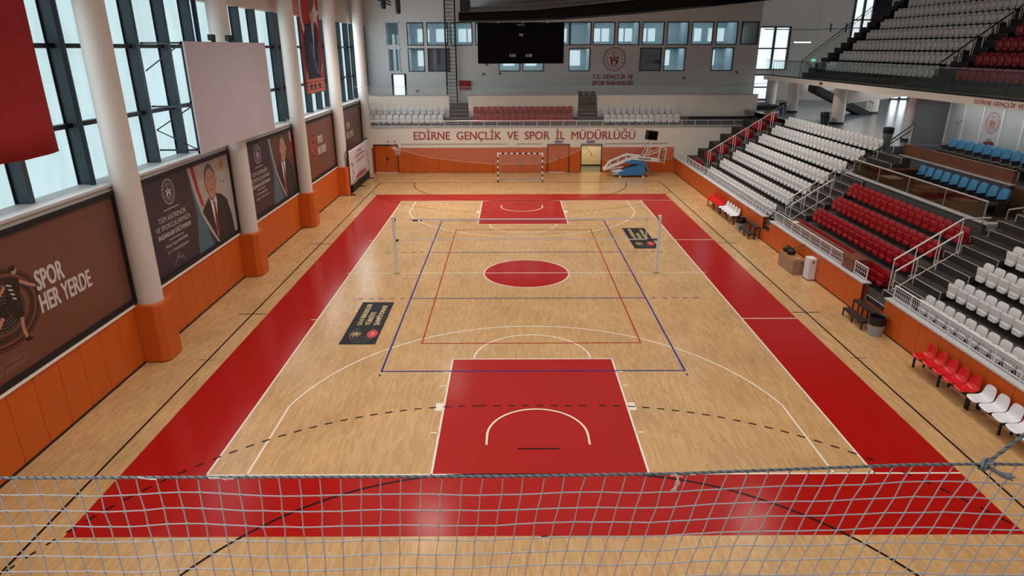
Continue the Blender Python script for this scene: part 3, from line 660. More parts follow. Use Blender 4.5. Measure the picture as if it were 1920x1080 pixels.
led = MB(); led.box(-12.2, 18.6, 23.92, 24.3, 3.42, 3.46); struct('trim_3', led, LEDGE)
for (a0, a1, n, lab) in ((-11.85, -11.14, 1, 'between the banner stand and the orange double door'), (-9.24, 2.09, 11, 'behind the handball goal'), (3.85, 4.66, 1, 'between the two right doors of the far wall'), (6.32, 11.78, 6, 'behind the folded basketball hoop')):
    pad_run('orange wall pads ' + lab, 24.0, a0, a1, .02, 1.9, n, 'orange wall pads along the far wall', 'x', -1)
def double_door(n, x0, x1):
    r = struct_root('door_%d' % n, ((x0+x1)/2, 24.0, 0))
    f = MB(); f.box(x0, x0+.06, 23.96, 24.2, 0, 2.15); f.box(x1-.06, x1, 23.96, 24.2, 0, 2.15); f.box(x0, x1, 23.96, 24.2, 2.08, 2.15); f.build('frame', mat('dark_door_frame', (60, 34, 22), .5), r)
    xm = (x0+x1)/2
    bk = MB(); bk.box(x0+.03, x1-.03, 24.12, 24.16, 0, 2.12); bk.build('backing', BLACK, r)
    for a, b in ((x0+.065, xm-.006), (xm+.006, x1-.065)):
        l = MB(); l.box(a, b, 24.02, 24.08, .02, 2.07); l.build('leaf', ORANGE, r, bevel=.01)
    h = MB(); h.box(xm+.02, xm+.16, 23.96, 24.02, .98, 1.12); h.build('handle', BLACK, r)
double_door(1, *D1); double_door(2, *D2)
r = struct_root('door_3', (5.5, 24, 0)); f = MB()
f.box(D3[0], D3[0]+.06, 23.96, 24.2, 0, 2.15); f.box(D3[1]-.06, D3[1], 23.96, 24.2, 0, 2.15); f.box(D3[0], D3[1], 23.96, 24.2, 2.09, 2.15); f.build('frame', mat('dark_door_frame', (60, 34, 22), .5), r)
room = MB(); room.box(3.6, 8.0, 26.9, 27.0, 0, 3.2); room.box(3.5, 3.6, 24.2, 27, 0, 3.2); room.box(8.0, 8.1, 24.2, 27, 0, 3.2); room.box(3.5, 8.1, 24.2, 27, 3.2, 3.3); struct('wall_back_room', room, mat('cream_room_paint', (226, 206, 168), .7))
rb = MB(); rb.box(3.6, 8.0, 26.86, 26.9, 0, .1); struct('baseboard_back_room', rb, BLACK)
rf = MB(); rf.box(3.5, 8.1, 24.0, 27, -.1, 0); struct('floor_back_room', rf, mat('grey_green_room_floor', (112, 112, 96), .3))
# lettering on the far wall
lt = MB(); letters(lt, 'EDİRNE  GENÇLİK  VE  SPOR  İL  MÜDÜRLÜĞÜ', (-8.0, 23.985, 2.50), (1,0,0), (0,0,1), 16.75, .62, .026)
tag(lt.build('wall_lettering', TEXT_RED), 'large red capital lettering fixed along the white band of the far wall', 'lettering')
for i, (x, lab) in enumerate(((2.67, 'small blue sign above the closed orange door'), (5.1, 'small blue sign above the open lit doorway'))):
    t = thing('door_sign', lab, 'sign', (x+.3, 23.98, 2.2), 'blue door signs')
    b = MB(); b.box(x, x+.62, 23.96, 23.995, 2.22, 2.4); b.build('plate', mat('blue_sign', (58, 66, 128), .4), t)
    b = MB(); letters(b, 'ACİL ÇIKIŞ', (x+.06, 23.955, 2.27), (1,0,0), (0,0,1), .5, .08); b.build('lettering', WHITE_METAL, t)
b = MB(); b.tube((.05, 23.94, .57), (.05, 23.9, .57), .13, 20); tag(b.build('wall_vent', mat('grey_green_vent', (122, 108, 92), .6)), 'round grey vent cap on the orange pads behind the goal', 'vent')
# small camera hooks over the first door
for x, lab in ((-9.95, 'nearer the wall corner'), (-9.45, 'nearer the goal')):
    b = MB(); b.box(x-.02, x+.02, 23.93, 23.99, 2.3, 2.42); b.box(x-.03, x+.03, 23.88, 23.94, 2.38, 2.42); tag(b.build('wall_hook', BLACK), 'small black hook above the double door, ' + lab, 'hook', 'hooks above the double door')

# end-terrace: treads, railing, low back wall
tr = MB(); tr.box(-12.0, 18.6, 24.2, 25.25, 3.2, 3.44); tr.box(-12.0, 18.6, 25.25, 26.2, 3.2, 3.96)
tr.box(-12.0, 20.5, 26.32, 30, 4.4, 4.72)
for x0, x1 in ((-5.44, -3.95), (4.58, 6.08)): tr.box(x0, x1, 25.9, 26.25, 3.96, 4.22); tr.box(x0, x1, 26.05, 26.3, 4.22, 4.47)
for x0, x1 in ((-5.7, -3.6), (4.25, 6.4)): tr.box(x0, x1, 24.95, 25.25, 3.44, 3.7)
struct('floor_end_terrace', tr, RISER)
ns = MB()
for x0, x1 in ((-5.7, -3.6), (4.25, 6.4)): ns.box(x0, x1, 24.94, 24.97, 3.69, 3.71); ns.box(x0, x1, 25.24, 25.27, 3.955, 3.97)
for x0, x1 in ((-5.44, -3.95), (4.58, 6.08)): ns.box(x0, x1, 25.89, 25.92, 4.21, 4.23); ns.box(x0, x1, 26.04, 26.07, 4.46, 4.48); ns.box(x0, x1, 26.29, 26.32, 4.715, 4.73)
struct('trim_4', ns, NOSING)
lw = MB()
for x0, x1 in ((-12.0, -5.44), (-3.95, 4.58), (6.08, 18.5)): lw.box(x0, x1, 26.2, 26.4, 3.9, 5.56)
struct('wall_far_middle', lw, CREAM)
lc = MB()
for x0, x1 in ((-12.0, -5.44), (-3.95, 4.58), (6.08, 18.5)): lc.box(x0, x1, 26.17, 26.43, 5.56, 5.60)
struct('trim_5', lc, mat('grey_wall_cap', (160, 158, 154), .6))
def grille_rail(name, label, p0, p1, h, post_every, bar_every, group=None, m=None, rb=.007, rp=.02, mid=True):
    m = m or WHITE_METAL
    p0, p1 = Vector(p0), Vector(p1); L = (p1-p0).length; d = (p1-p0)/L
    t = thing(name, label, 'railing', tuple((p0+p1)/2), group)
    up = Vector((0,0,h)); b = MB()
    b.path([p0+up, p1+up], .026, 8); b.build('top_rail', CHROME if m is WHITE_METAL else m, t, smooth=True)
    n = max(1, round(L/post_every))
    for i in range(n+1):
        q = p0+d*(L*i/n); b = MB(); b.tube(q, q+up, rp, 8); b.build('post', m, t, smooth=True)
    b = MB(); b.tube(p0+up*.14, p1+up*.14, .014, 6)
    if mid: b.tube(p0+up*.82, p1+up*.82, .009, 6); b.tube(p0+up*.48, p1+up*.48, .007, 6)
    k = int(L/bar_every)
    for i in range(k): q = p0+d*(L*(i+.5)/k); b.tube(q+up*.14, q+up*.82, rb, 4)
    b.build('bars', m, t)
    return t
grille_rail('guard_railing', 'long pale grille railing above the far wall lettering', (-11.6, 24.08, 3.46), (17.2, 24.08, 3.46), .42, 1.0, .16, 'grille railings around the court')

# back wall with office windows
BW = 30.0
UP = [(-10.55, -9.45, 7.1, 8.95), (-10.55, -9.45, 9.18, 10.98)]
wins = []; PX = [(765,795),(800,838),(843.5,883.5),(888.7,928),(933,972),(977,1017),(1022,1064),(1069.5,1108),(1113.5,1153.5),(1158.7,1199),(1204,1243.7),(1248,1288),(1293,1332.4),(1337.6,1376.5),(1383,1415)]
K = 57.0*.9385/1222.9
UPX = [(-9.00, -7.66), (-7.40, -5.72), (-5.48, -3.73), (-3.50, -1.75), (-1.55, .20), (.42, 2.18), (2.42, 4.10), (4.14, 5.85), (5.99, 7.75), (7.98, 9.72), (9.96, 11.70), (11.94, 13.68), (13.92, 15.66), (15.90, 17.62), (17.9, 19.30)]
LOX = [(-9.00, -7.66), (-7.40, -5.60), (-1.62, .12), (.30, 2.05), (4.08, 5.82), (9.86, 11.62), (11.84, 13.58), (15.72, 17.48)]
holes = [(a, b, 9.20, 10.95) for a, b in UPX] + [(a, b, 7.20, 9.0) for a, b in LOX] + [(-10.75, -9.6, 9.2, 11.0), (-10.65, -9.55, 7.2, 9.0), (-10.45, -9.25, 4.72, 7.05)]
bw = MB(); holed(bw, 'x', BW, .25, -12.9, 19.45, 4.4, 15.5, holes); struct('wall_far_upper', bw, GREYWALL)
DARKF = mat('dark_window_frame', (34, 40, 44), .5); BLIND = mat('closed_grey_blind', (112, 122, 132), .6, var=.1)
wn = 7
for (a, b, z0, z1) in holes:
    r = struct_root('window_%d' % wn if z0 > 5 else 'door_4', ((a+b)/2, BW, z0)); wn += 1 if z0 > 5 else 0
    fr = MB(); w = .07; mfr = DARKF
    if a < -9.2 and z0 > 5: mfr = WHITE_METAL
    fr.box(a, b, BW-.02, BW+.1, z0, z0+w); fr.box(a, b, BW-.02, BW+.1, z1-w, z1); fr.box(a, a+w, BW-.02, BW+.1, z0, z1); fr.box(b-w, b, BW-.02, BW+.1, z0, z1)
    if z0 < 5: fr.box(a, a+.16, BW-.02, BW+.1, z0, z1); fr.box(b-.16, b, BW-.02, BW+.1, z0, z1); fr.box(a, b, BW-.02, BW+.1, z0+.45, z0+.55)
    fr.build('frame', mfr, r)
    p = MB(); p.box(a+w, b-w, BW+.03, BW+.05, z0+w, z1-w)
    dark = (abs(a-9.86) < .02 and z0 < 8) or (a == -7.40 and z0 < 8)
    p.build('pane', PANE_FAR if z0 < 5 else OFFICE_GLASS, r)
    if dark: q = MB(); q.box(a+w, b-w, BW+.1, BW+.12, z0+w, z1-w); q.build('blind', BLIND, r)
# rooms behind those windows, with their own outer glazing
ob = MB(); oh = []
for i, (a, b) in enumerate(UPX):
    if i % 4 == 3: continue
    oh.append((a+.35, a+1.05, 9.5, 10.55)); oh.append((a+1.15, min(b+.05, 19.2), 9.5, 10.55))
for a, b in LOX: oh.append((a+.3, b-.45, 7.55, 8.8))
holed(ob, 'x', 33.6, .2, -13, 19.45, 6.9, 11.6, oh); ob.box(-13, 19.45, 30.25, 33.6, 6.8, 6.95); ob.box(-13, 19.45, 30.25, 33.6, 9.02, 9.16); ob.box(-13, 19.45, 30.25, 33.6, 11.3, 11.5)
for x in (-9.3, -5.6, 2.3, 5.9, 9.8, 13.75, 17.75): ob.box(x-.06, x+.06, 30.25, 33.6, 6.95, 11.3)
struct('wall_offices', ob, mat('office_blue_grey_paint', (176, 196, 202), .7))
for i, (a, b, z0, z1) in enumerate(oh):
    p = MB(); p.box(a-.02, b+.02, 33.75, 33.78, z0-.02, z1+.02); struct('window_office_%d' % (i+1), p, PANE_FAR)
# emblem and ministry lettering
t = thing('wall_emblem', 'round red emblem ring with stars on the grey upper far wall', 'emblem', (7.8, BW-.02, 8.1))
a = Art((7.80, BW-.012, 8.13), (1,0,0), (0,0,1), .003); a.emblem('emblem_print', (0, 0), .92, 1); a.build({}, {'emblem_print': TEXT_RED}, t)
lt = MB(); letters(lt, 'T.C. GENÇLİK VE', (6.06, BW-.012, 6.62), (1,0,0), (0,0,1), 3.35, .34, .03); letters(lt, 'SPOR BAKANLIĞI', (6.06, BW-.012, 6.12), (1,0,0), (0,0,1), 3.35, .34, .03)
tag(lt.build('ministry_lettering', TEXT_RED), 'two lines of red lettering under the round red emblem', 'lettering')
t = thing('hose_cabinet', 'red fire hose cabinet on the far wall beside the black ladder', 'fire cabinet', (-4.45, BW-.1, 5.8))
b = MB(); b.box(-4.9, -4.0, BW-.16, BW-.002, 5.78, 6.5); b.build('body', mat('fire_red_cabinet', (150, 24, 36), .45), t, bevel=.015)
b = MB(); b.box(-4.86, -4.04, BW-.18, BW-.16, 5.82, 6.46); b.build('door', mat('fire_red_door', (158, 30, 42), .4), t)
b = MB(); b.box(-4.14, -4.09, BW-.21, BW-.18, 6.06, 6.2); b.build('handle', BLACK, t)
t = thing('wall_ladder', 'tall black fixed ladder running up the far wall', 'ladder', (-5.45, BW-.25, 4.72))
for x in (-5.88, -5.08):
    b = MB(); b.box(x-.055, x+.055, BW-.32, BW-.22, 4.72, 14.5); b.build('stile', BLACK_STEEL, t)
for i in range(34):
    b = MB(); b.tube((-5.88, BW-.27, 4.95+i*.28), (-5.08, BW-.27, 4.95+i*.28), .02, 6); b.build('rung', BLACK_STEEL, t)
for i, (x, z) in enumerate(((-2.6, 7.75), (-2.9, 7.0), (-1.55, 7.05), (13.6, 6.65), (17.9, 7.1), (-8.4, 5.7))):
    where = ['left of the scoreboard foot', 'over the red hose cabinet', 'under the score window', 'below the office windows past the lettering', 'near the far wall end', 'right of the glazed end door'][i]
    t = thing('wall_speaker', 'small round dark wall fitting ' + where, 'wall fitting', (x, BW-.06, z), 'small round fittings on the far wall')
    b = MB(); b.tube((x, BW, z), (x, BW-.08, z), .09, 14); b.build('body', BLACK, t, smooth=True); b = MB(); b.tube((x, BW-.08, z), (x, BW-.10, z), .05, 12); b.build('cap', GREY_METAL, t, smooth=True)

# roof
cg = MB()
cg.add([(-13, -30, 13.6), (-13, 30.3, 13.6), (40, 30.3, 19), (40, -30, 19), (-13, -30, 13.8), (-13, 30.3, 13.8), (40, 30.3, 19.2), (40, -30, 19.2)], [(0,1,2,3),(4,5,6,7),(0,1,5,4),(1,2,6,5),(2,3,7,6),(3,0,4,7)])
struct('ceiling', cg, mat('dark_ceiling_sheet', (104, 98, 94), .8))
wb = MB(); wb.box(-13, 40, -30.2, -30, 0, 19); struct('wall_near', wb, GREYWALL)
sf = MB(); sf.add([(-4.0, 22.3, 11.5), (19.4, 22.3, 12.9), (19.4, 29.98, 12.9), (-4.0, 29.98, 11.6), (-4.0, 22.3, 11.6), (19.4, 22.3, 13.0), (19.4, 29.98, 13.0), (-4.0, 29.98, 11.7)], [(0,1,2,3),(4,5,6,7),(0,1,5,4),(1,2,6,5),(2,3,7,6),(3,0,4,7)])
struct('ceiling_soffit', sf, BROWN_CEIL)
t = thing('roof_girder', 'deep dark roof girder rising above the scoreboard', 'girder', (6, 22.1, 11))
g = MB(); pts = [(-4.2, 10.70, 11.32), (-1.5, 10.72, 11.40), (1.0, 10.76, 11.48), (3.0, 10.82, 11.66), (8.0, 11.18, 12.1), (13.0, 11.62, 12.7), (19.0, 12.2, 13.3)]
for (xa, za, wa), (xb, zb, wb_) in zip(pts[:-1], pts[1:]): g.prism([(xa, 21.9, za), (xb, 21.9, zb), (xb, 21.9, wb_), (xa, 21.9, wa)], (0, .5, 0))
g.build('beam', DARK_ROOF, t)
g = MB(); g.box(-4.1, -3.4, 21.95, 22.35, 11.3, 14.2); g.build('hanger', BLACK_STEEL, t)
for (xa, za, wa), (xb, zb, wb_) in zip(pts[:-1], pts[1:]):
    g = MB(); g.tube((xa, 21.86, za+.04), (xb, 21.86, zb+.04), .05, 6); g.tube((xa, 21.86, wa-.04), (xb, 21.86, wb_-.04), .05, 6); g.build('chord', BLACK_STEEL, t)
t = thing('roof_truss', 'short dark truss end under the roof left of the ladder', 'truss', (-9, 25, 12))
g = MB(); g.tube((-11.8, 24.5, 12.9), (-9.2, 24.5, 11.9), .06, 6); g.tube((-11.8, 24.5, 13.3), (-9.2, 24.5, 12.1), .06, 6); g.build('chord', BLACK_STEEL, t)
g = MB()
for i in range(5): g.tube((-11.7+.5*i, 24.5, 12.86-.19*i), (-11.45+.5*i, 24.5, 13.14-.22*i), .03, 5)
g.build('web', BLACK_STEEL, t)
for x, z, lab in ((-8.95, 11.42, 'black tube lamp under the roof, nearer the window wall'), (-8.0, 11.12, 'longer black tube lamp under the roof, nearer the ladder')):
    t = thing('pendant_speaker', lab, 'pendant', (x, 20, z), 'black tubes hanging from the roof')
    b = MB(); b.lathe((x, 20, 0), [(.12, z), (.17, z+.1), (.17, z+.95)], 20); b.build('housing', BLACK, t, smooth=True)
    b = MB(); b.tube((x, 20, z+.95), (x, 20, 14.0), .02, 6); b.build('stem', BLACK, t)
# ceiling lamps (out of frame, they light the hall and glint in the floor)
LENS = mat('lamp_lens', (255, 244, 226), .4, emit=3.0)
for i, (x, y) in enumerate(LAMPS):
    t = thing('ceiling_lamp', 'square hall lamp hanging under the roof', 'lamp', (x, y, 13.2), 'hall lamps under the roof')
    b = MB(); b.box(x-.7, x+.7, y-.7, y+.7, 13.24, 13.4); b.build('housing', BLACK, t)
    b = MB(); b.box(x-.65, x+.65, y-.65, y+.65, 13.2, 13.238); b.build('lens', LENS, t)
    b = MB(); b.tube((x, y, 13.4), (x, y, 13.7+(x+13)*.1), .03, 6); b.build('stem', BLACK, t)
# scoreboard
t = thing('scoreboard', 'large black electronic scoreboard hanging under the roof girder', 'scoreboard', (0, 22, 8))
b = MB(); b.box(-2.93, 3.05, 21.95, 22.25, 7.98, 10.62); b.build('cabinet', mat('scoreboard_black', (6, 6, 7), .9, spec=.08), t)
b = MB()
for (a0, a1, z0, z1) in ((-.85, 1.05, 9.15, 9.9), (-2.6, -1.3, 8.9, 10.2), (1.4, 2.8, 8.9, 10.2), (-1.2, -.15, 8.15, 8.6), (.35, 1.35, 8.15, 8.6)): b.box(a0, a1, 21.935, 21.95, z0, z1)
b.build('digit_window', mat('scoreboard_window', (3, 3, 4), .8, spec=.08), t)
b = MB()
letters(b, 'TIME', (-.08, 21.93, 9.78), (1,0,0), (0,0,1), .30, .15); letters(b, 'SCORE', (-.74, 21.93, 8.42), (1,0,0), (0,0,1), .44, .2); letters(b, 'SCORE', (.40, 21.93, 8.42), (1,0,0), (0,0,1), .44, .2)
b.build('lettering', mat('scoreboard_white_print', (190, 190, 190), .5), t)
b = MB(); b.box(-.22, .33, 21.93, 21.95, 10.42, 10.56); b.build('maker_plate', mat('scoreboard_plate', (64, 62, 62), .5), t)
for x in (-1.65, .1, 1.75):
    b = MB(); b.tube((x, 22.1, 10.62), (x, 22.1, 11.0), .05, 6); b.build('hanger', GREY_METAL, t)
# ================================================================== right side: court wall, lower terrace
RX = 11.81
gaps = ((4.2, 5.12), (-6.1, -4.6))
segs = ((5.12, 23.9, 19, 'below the far block of white seats'), (-4.6, 4.2, 9, 'below the red seats'), (-21.0, -6.1, 15, 'below the near block of white seats'))
cw = MB()
for y0, y1, n, lab in segs: cw.box(RX+.03, 12.05, y0, y1, 0, 1.13)
for y0, y1 in gaps: cw.box(RX+.03, 12.0, y0, y1, 0, .55)
struct('wall_right_low', cw, ORANGE_SEAM)
for y0, y1, n, lab in segs: pad_run('orange wall pads ' + lab, RX+.07, y0, y1, .03, 1.12, n, 'orange wall pads under the stand', 'y', -1)
for (y0, y1), lab in zip(gaps, ('beside the far dark opening', 'beside the near dark opening')): pad_run('low orange pad strip ' + lab, RX+.07, y0, y1, .03, .55, 1, 'orange wall pads under the stand', 'y', -1)
lg = MB()
for y0, y1, n, lab in segs: lg.box(RX-.04, 12.10, y0-.03, y1+.03, 1.13, 1.175)
struct('trim_6', lg, LEDGE)
bs = MB(); bs.box(RX-.01, RX+.03, -21, 23.9, 0, .03); struct('baseboard_right', bs, BLACK)
for y0, y1, lab in ((5.3, 22.9, 'in front of the far white seats'), (-2.6, 4.05, 'in front of the red seats'), (-4.45, -3.55, 'short piece by the near gap'), (-20.5, -6.2, 'in front of the near white seats')):
    grille_rail('guard_railing', 'pale grille railing on the orange court wall, ' + lab, (11.99, y0, 1.175), (11.99, y1, 1.175), .47, .95, .115, 'grille railings around the court')
X0, Z0, DX, DZ = 12.73, 1.534, .797, .536
tread = lambda k: Z0-.80+DZ*k
riser = lambda k: X0+.10+DX*(k-1)
def terrace(y0, y1, n, xend):
    m = MB()
    for k in range(n):
        a = 12.05 if k == 0 else riser(k); b = riser(k+1) if k < n-1 else xend
        m.box(a, b, y0, y1, tread(k)-.6 if k else -.02, tread(k), 0)
    return m
tm = terrace(5.95, 24.0, 7, 17.62); struct('floor_terrace_far', tm, CONCRETE)
tm = terrace(-4.6, 3.65, 4, 15.8); struct('floor_terrace_middle', tm, CONCRETE)
tm = terrace(-21, -6.65, 9, 20); struct('floor_terrace_near', tm, CONCRETE)
# dark riser faces
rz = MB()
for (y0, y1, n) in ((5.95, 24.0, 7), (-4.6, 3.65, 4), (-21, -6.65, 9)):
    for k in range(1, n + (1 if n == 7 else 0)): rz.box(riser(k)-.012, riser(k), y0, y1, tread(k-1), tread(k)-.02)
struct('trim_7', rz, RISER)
# stairs (half steps) with pale nosings
def stairs(name, y0, y1, n, k0=0, full=True):
    m = MB(); s = MB()
    def nose(xa, ya, yb, z):
        s.box(xa-.012, xa+.028, ya, yb, z-.004, z+.006); s.box(xa-.014, xa-.002, ya, ya+.03, z-.24, z); s.box(xa-.014, xa-.002, yb-.03, yb, z-.24, z)
    for k in range(k0, n):
        a = 12.0 if k == 0 else riser(k)
        m.box(a, riser(k+1)+.02, y0, y1, tread(k)-.7 if k else -.02, tread(k)); m.quad((a+.02,y0,tread(k)+.002),(riser(k+1),y0,tread(k)+.002),(riser(k+1),y1,tread(k)+.002),(a+.02,y1,tread(k)+.002),1); nose(a, y0, y1, tread(k))
        xm = riser(k+1)-.40
        m.box(xm, riser(k+1)+.02, y0-.0, y1-.25, tread(k), tread(k)+DZ/2); m.quad((xm+.02,y0,tread(k)+DZ/2+.002),(riser(k+1)-.01,y0,tread(k)+DZ/2+.002),(riser(k+1)-.01,y1-.26,tread(k)+DZ/2+.002),(xm+.02,y1-.26,tread(k)+DZ/2+.002),1); nose(xm, y0, y1-.25, tread(k)+DZ/2)
        s.box(xm, riser(k+1), y1-.262, y1-.238, tread(k)+DZ/2-.004, tread(k)+DZ/2+.006)
    struct(name, m, (RISER, CONCRETE2)); struct('trim_8', s, NOSING)
stairs('floor_stair_far', 17.9, 19.2, 7); stairs('floor_stair_middle', 3.65, 5.95, 7); stairs('floor_stair_near', -6.65, -4.6, 9)
# railings along the stairs
def stair_rail(name, label, top0, top1, drop, n, m, group, lower=None, r=.03, end=None, pairs=False):
    t = thing(name, label, 'handrail', tuple((Vector(top0)+Vector(top1))/2), group)
    p0, p1 = Vector(top0), Vector(top1)
    b = MB(); pts = [p0, p1] + ([Vector(end)] if end else []); b.path(pts, r, 8); b.build('handrail', m, t, smooth=True)
    for i in range(n):
        q = p0.lerp(p1, (i+.02)/(n-1) if n > 1 else 0) if i < n-1 else p1
        for dx in ((-.07, .07) if pairs else (0,)):
            b = MB(); b.tube(q+Vector((dx,0,0)), q+Vector((dx,0,-drop)), .02, 8); b.build('post', m, t, smooth=True)
    if lower:
        b = MB(); b.path([p0+Vector((0,0,-lower)), p1+Vector((0,0,-lower))], .012, 6); b.build('lower_rail', m, t, smooth=True)
    return t
stair_rail('stair_railing', 'long steel handrail by the small red corner seats at the far end', (12.93, 18.8, 2.35), (16.96, 18.8, 4.92), 1.0, 6, CHROME, 'steel handrails on the terrace stairs', pairs=True)
stair_rail('stair_railing', 'steel handrail between far white seats and middle stairs, upper bar', (12.85, 5.1, 2.0), (15.0, 5.1, 3.42), 1.02, 4, CHROME, 'steel handrails on the terrace stairs', .45, end=(15.8, 5.1, 3.42))
stair_rail('stair_railing', 'steel handrail between middle stairs and red seats, lower bar', (12.72, 4.25, 1.92), (14.5, 4.25, 3.12), .95, 4, CHROME, 'steel handrails on the terrace stairs', .75)
stair_rail('stair_railing', 'steel handrail by the near stairs with its bend at the guest box corner', (12.5, -5.0, 2.14), (14.56, -5.0, 3.58), 1.15, 4, CHROME, 'steel handrails on the terrace stairs', end=(15.75, -4.6, 3.5))
stair_rail('stair_railing', 'lower steel handrail on the near stairs with brace bar', (12.55, -5.12, 1.76), (14.56, -5.12, 3.16), .95, 4, CHROME, 'steel handrails on the terrace stairs', .68)
stair_rail('stair_railing', 'thin steel handrail at the far stair head beside the concourse', (16.96, 19.0, 4.95), (17.7, 19.0, 5.35), .9, 2, GREY_METAL, 'steel handrails on the terrace stairs')

# ------------------------------------------------------------------ stadium seats
def panel(w_top, w_bot, h, t, corner, bulge=0.0, n=5):
    """upright rounded panel in the y-z plane (width along y), thickness along x, origin bottom middle, front towards -x"""
    pts = []
    def corner_arc(cy, cz, r, a0, a1):
        for i in range(n+1):
            a = math.radians(a0+(a1-a0)*i/n); pts.append((cy+r*math.cos(a), cz+r*math.sin(a)))
    rt, rb = corner
    corner_arc(w_bot/2-rb, rb, rb, -90, 0); corner_arc(w_top/2-rt, h-rt, rt, 0, 90); corner_arc(-w_top/2+rt, h-rt, rt, 90, 180); corner_arc(-w_bot/2+rb, rb, rb, 180, 270)
    k = len(pts); mb = MB()
    f = lambda y: -bulge*(1-(2*y/w_bot)**2)
    front = [(f(y)-t, y, z) for y, z in pts]; back = [(f(y)*.6, y, z) for y, z in pts]
    inner = [(f(y*.86)-t-.012, y*.86, h*.5+(z-h*.5)*.86) for y, z in pts]
    mb.add(inner+front+back, [tuple(range(k-1,-1,-1))] + [(i,(i+1)%k,k+(i+1)%k,k+i) for i in range(k)] + [(k+i,k+(i+1)%k,2*k+(i+1)%k,2*k+i) for i in range(k)] + [tuple(range(2*k,3*k))])
    return mb
def make_seat(name, m, label, cat='stadium seat'):
    t = thing(name, label, cat, (0,0,0))
    b = panel(.42, .445, .44, .03, (.10,.05), -.035)
    Mt = Matrix.Translation((.0,0,.36)) @ Matrix.Rotation(math.radians(6), 4, 'Y')
    b.v = [Mt @ v for v in b.v]; b.build('backrest', m, t, smooth=True)
    b = panel(.425, .42, .40, .05, (.03,.11), .02)
    Mt = Matrix.Translation((-.10,0,.235)) @ Matrix.Rotation(math.radians(-5), 4, 'Y')
    b.v = [Mt @ v for v in b.v]
    lip = panel(.41, .37, .15, .05, (.05,.06), .05); lip.v = [Matrix.Translation((-.135,0,.215)) @ v for v in lip.v]; b.add(lip.v, lip.f)
    b.build('seat_pan', m, t, smooth=True)
    b = MB(); b.box(-.16, .06, -.235, -.205, .40, .46); b.box(-.02, .08, -.23, -.21, .20, .44); b.box(-.10, -.02, -.20, .20, .25, .29); b.build('bracket', m, t)
    return t
PROTO = {}
def seats(kind, x, z, y_first, step, n, lab, group, count_from, rotz=0.0, along=(0,1,0)):
    name, m = {'w': ('white_stadium_seat', SEAT_W), 'r': ('red_stadium_seat', SEAT_R), 'k': ('black_stadium_seat', SEAT_K)}[kind]
    out = []
    for i in range(n):
        loc = (x+along[0]*(y_first+step*i), along[1]*(y_first+step*i) + (0 if along[1] else rowy), z) if along[1] else (y_first+step*i, x, z)
        label = lab(i)
        if kind not in PROTO:
            PROTO[kind] = make_seat(name, m, label); o = PROTO[kind]; o.location = loc; o['group'] = group
        else: o = dup(PROTO[kind], loc, label, group)
        o.rotation_euler = (0,0,rotz); out.append(o)
    return out
P = .484
col = {'w': 'white', 'r': 'red', 'k': 'black'}
rowname = lambda k: ['front', 'second', 'third', 'fourth', 'fifth', 'sixth', 'seventh'][k]
for k in range(7):
    seats('w', X0+DX*k, tread(k), 6.22, P, 24, lambda i, k=k: 'white seat, far block of the lower stand, %s row, %s from the middle stairs' % (rowname(k), ORD[i+1]), 'white seats in the far block of the lower stand', 'stairs')
    seats('r', X0+DX*k, tread(k), 19.62, P, 4, lambda i, k=k: 'red corner seat past the long steel handrail, %s row, %s from that rail' % (rowname(k), ORD[i+1]), 'red corner seats at the far end of the stand', 'rail')
for k in range(4):
    n = 16 if k < 3 else 17
    seats('r', X0+DX*k, tread(k), (3.0 if k < 3 else 3.35), -P, n, lambda i, k=k: 'red seat below the guest box, %s row, %s from the middle stairs' % (rowname(k), ORD[i+1]), 'red seats below the guest box', 'stairs')
for k, n in ((0, 14), (1, 12), (2, 10), (3, 8), (4, 6)):
    seats('w', X0+DX*k, tread(k), -6.92, -P, n, lambda i, k=k: 'white seat, near block of the lower stand, %s row, %s from the near stairs' % (rowname(k), ORD[i+1]), 'white seats in the near block of the lower stand', 'stairs')
# end terrace seats face the court (towards -y)
EP = .484
for r_, (yy, zz) in enumerate(((24.98, 3.44), (25.98, 3.96))):
    rn = ('front', 'back')[r_]
    seats('w', yy, zz, -11.36+.05*r_, EP, 12, lambda i: 'white seat over far wall lettering, window side, %s row, %s from the stairs' % (rn, ORD[12-i]), 'white seats at the window side of the end terrace', '', math.pi/2, (1,0,0))
    seats('r', yy, zz, -3.35, EP, 16, lambda i: 'red seat over the far wall lettering, %s row, %s from the ladder' % (rn, ORD[i+1]), 'red seats of the end terrace', '', math.pi/2, (1,0,0))
    seats('w', yy, zz, 6.68, EP, 12, lambda i: 'white seat over far wall lettering, hoop side, %s row, %s from the stairs' % (rn, ORD[i+1]), 'white seats at the stand side of the end terrace', '', math.pi/2, (1,0,0))
for j, (yy, zz) in enumerate(((26.62, 4.72), (27.3, 5.0))):
    seats('k', yy, zz, 4.86, EP, 3, lambda i: 'black seat in the gap of the low back wall, %s row, %s from ladder side' % (('front', 'back')[j], ORD[i+1]), 'black seats in the wall gap', '', math.pi/2, (1,0,0))
kb = MB(); kb.box(4.6, 6.06, 26.95, 27.38, 4.72, 5.0); kb.box(4.6, 6.06, 27.38, 27.7, 4.72, 5.45); struct('floor_black_seat_step', kb, RISER)

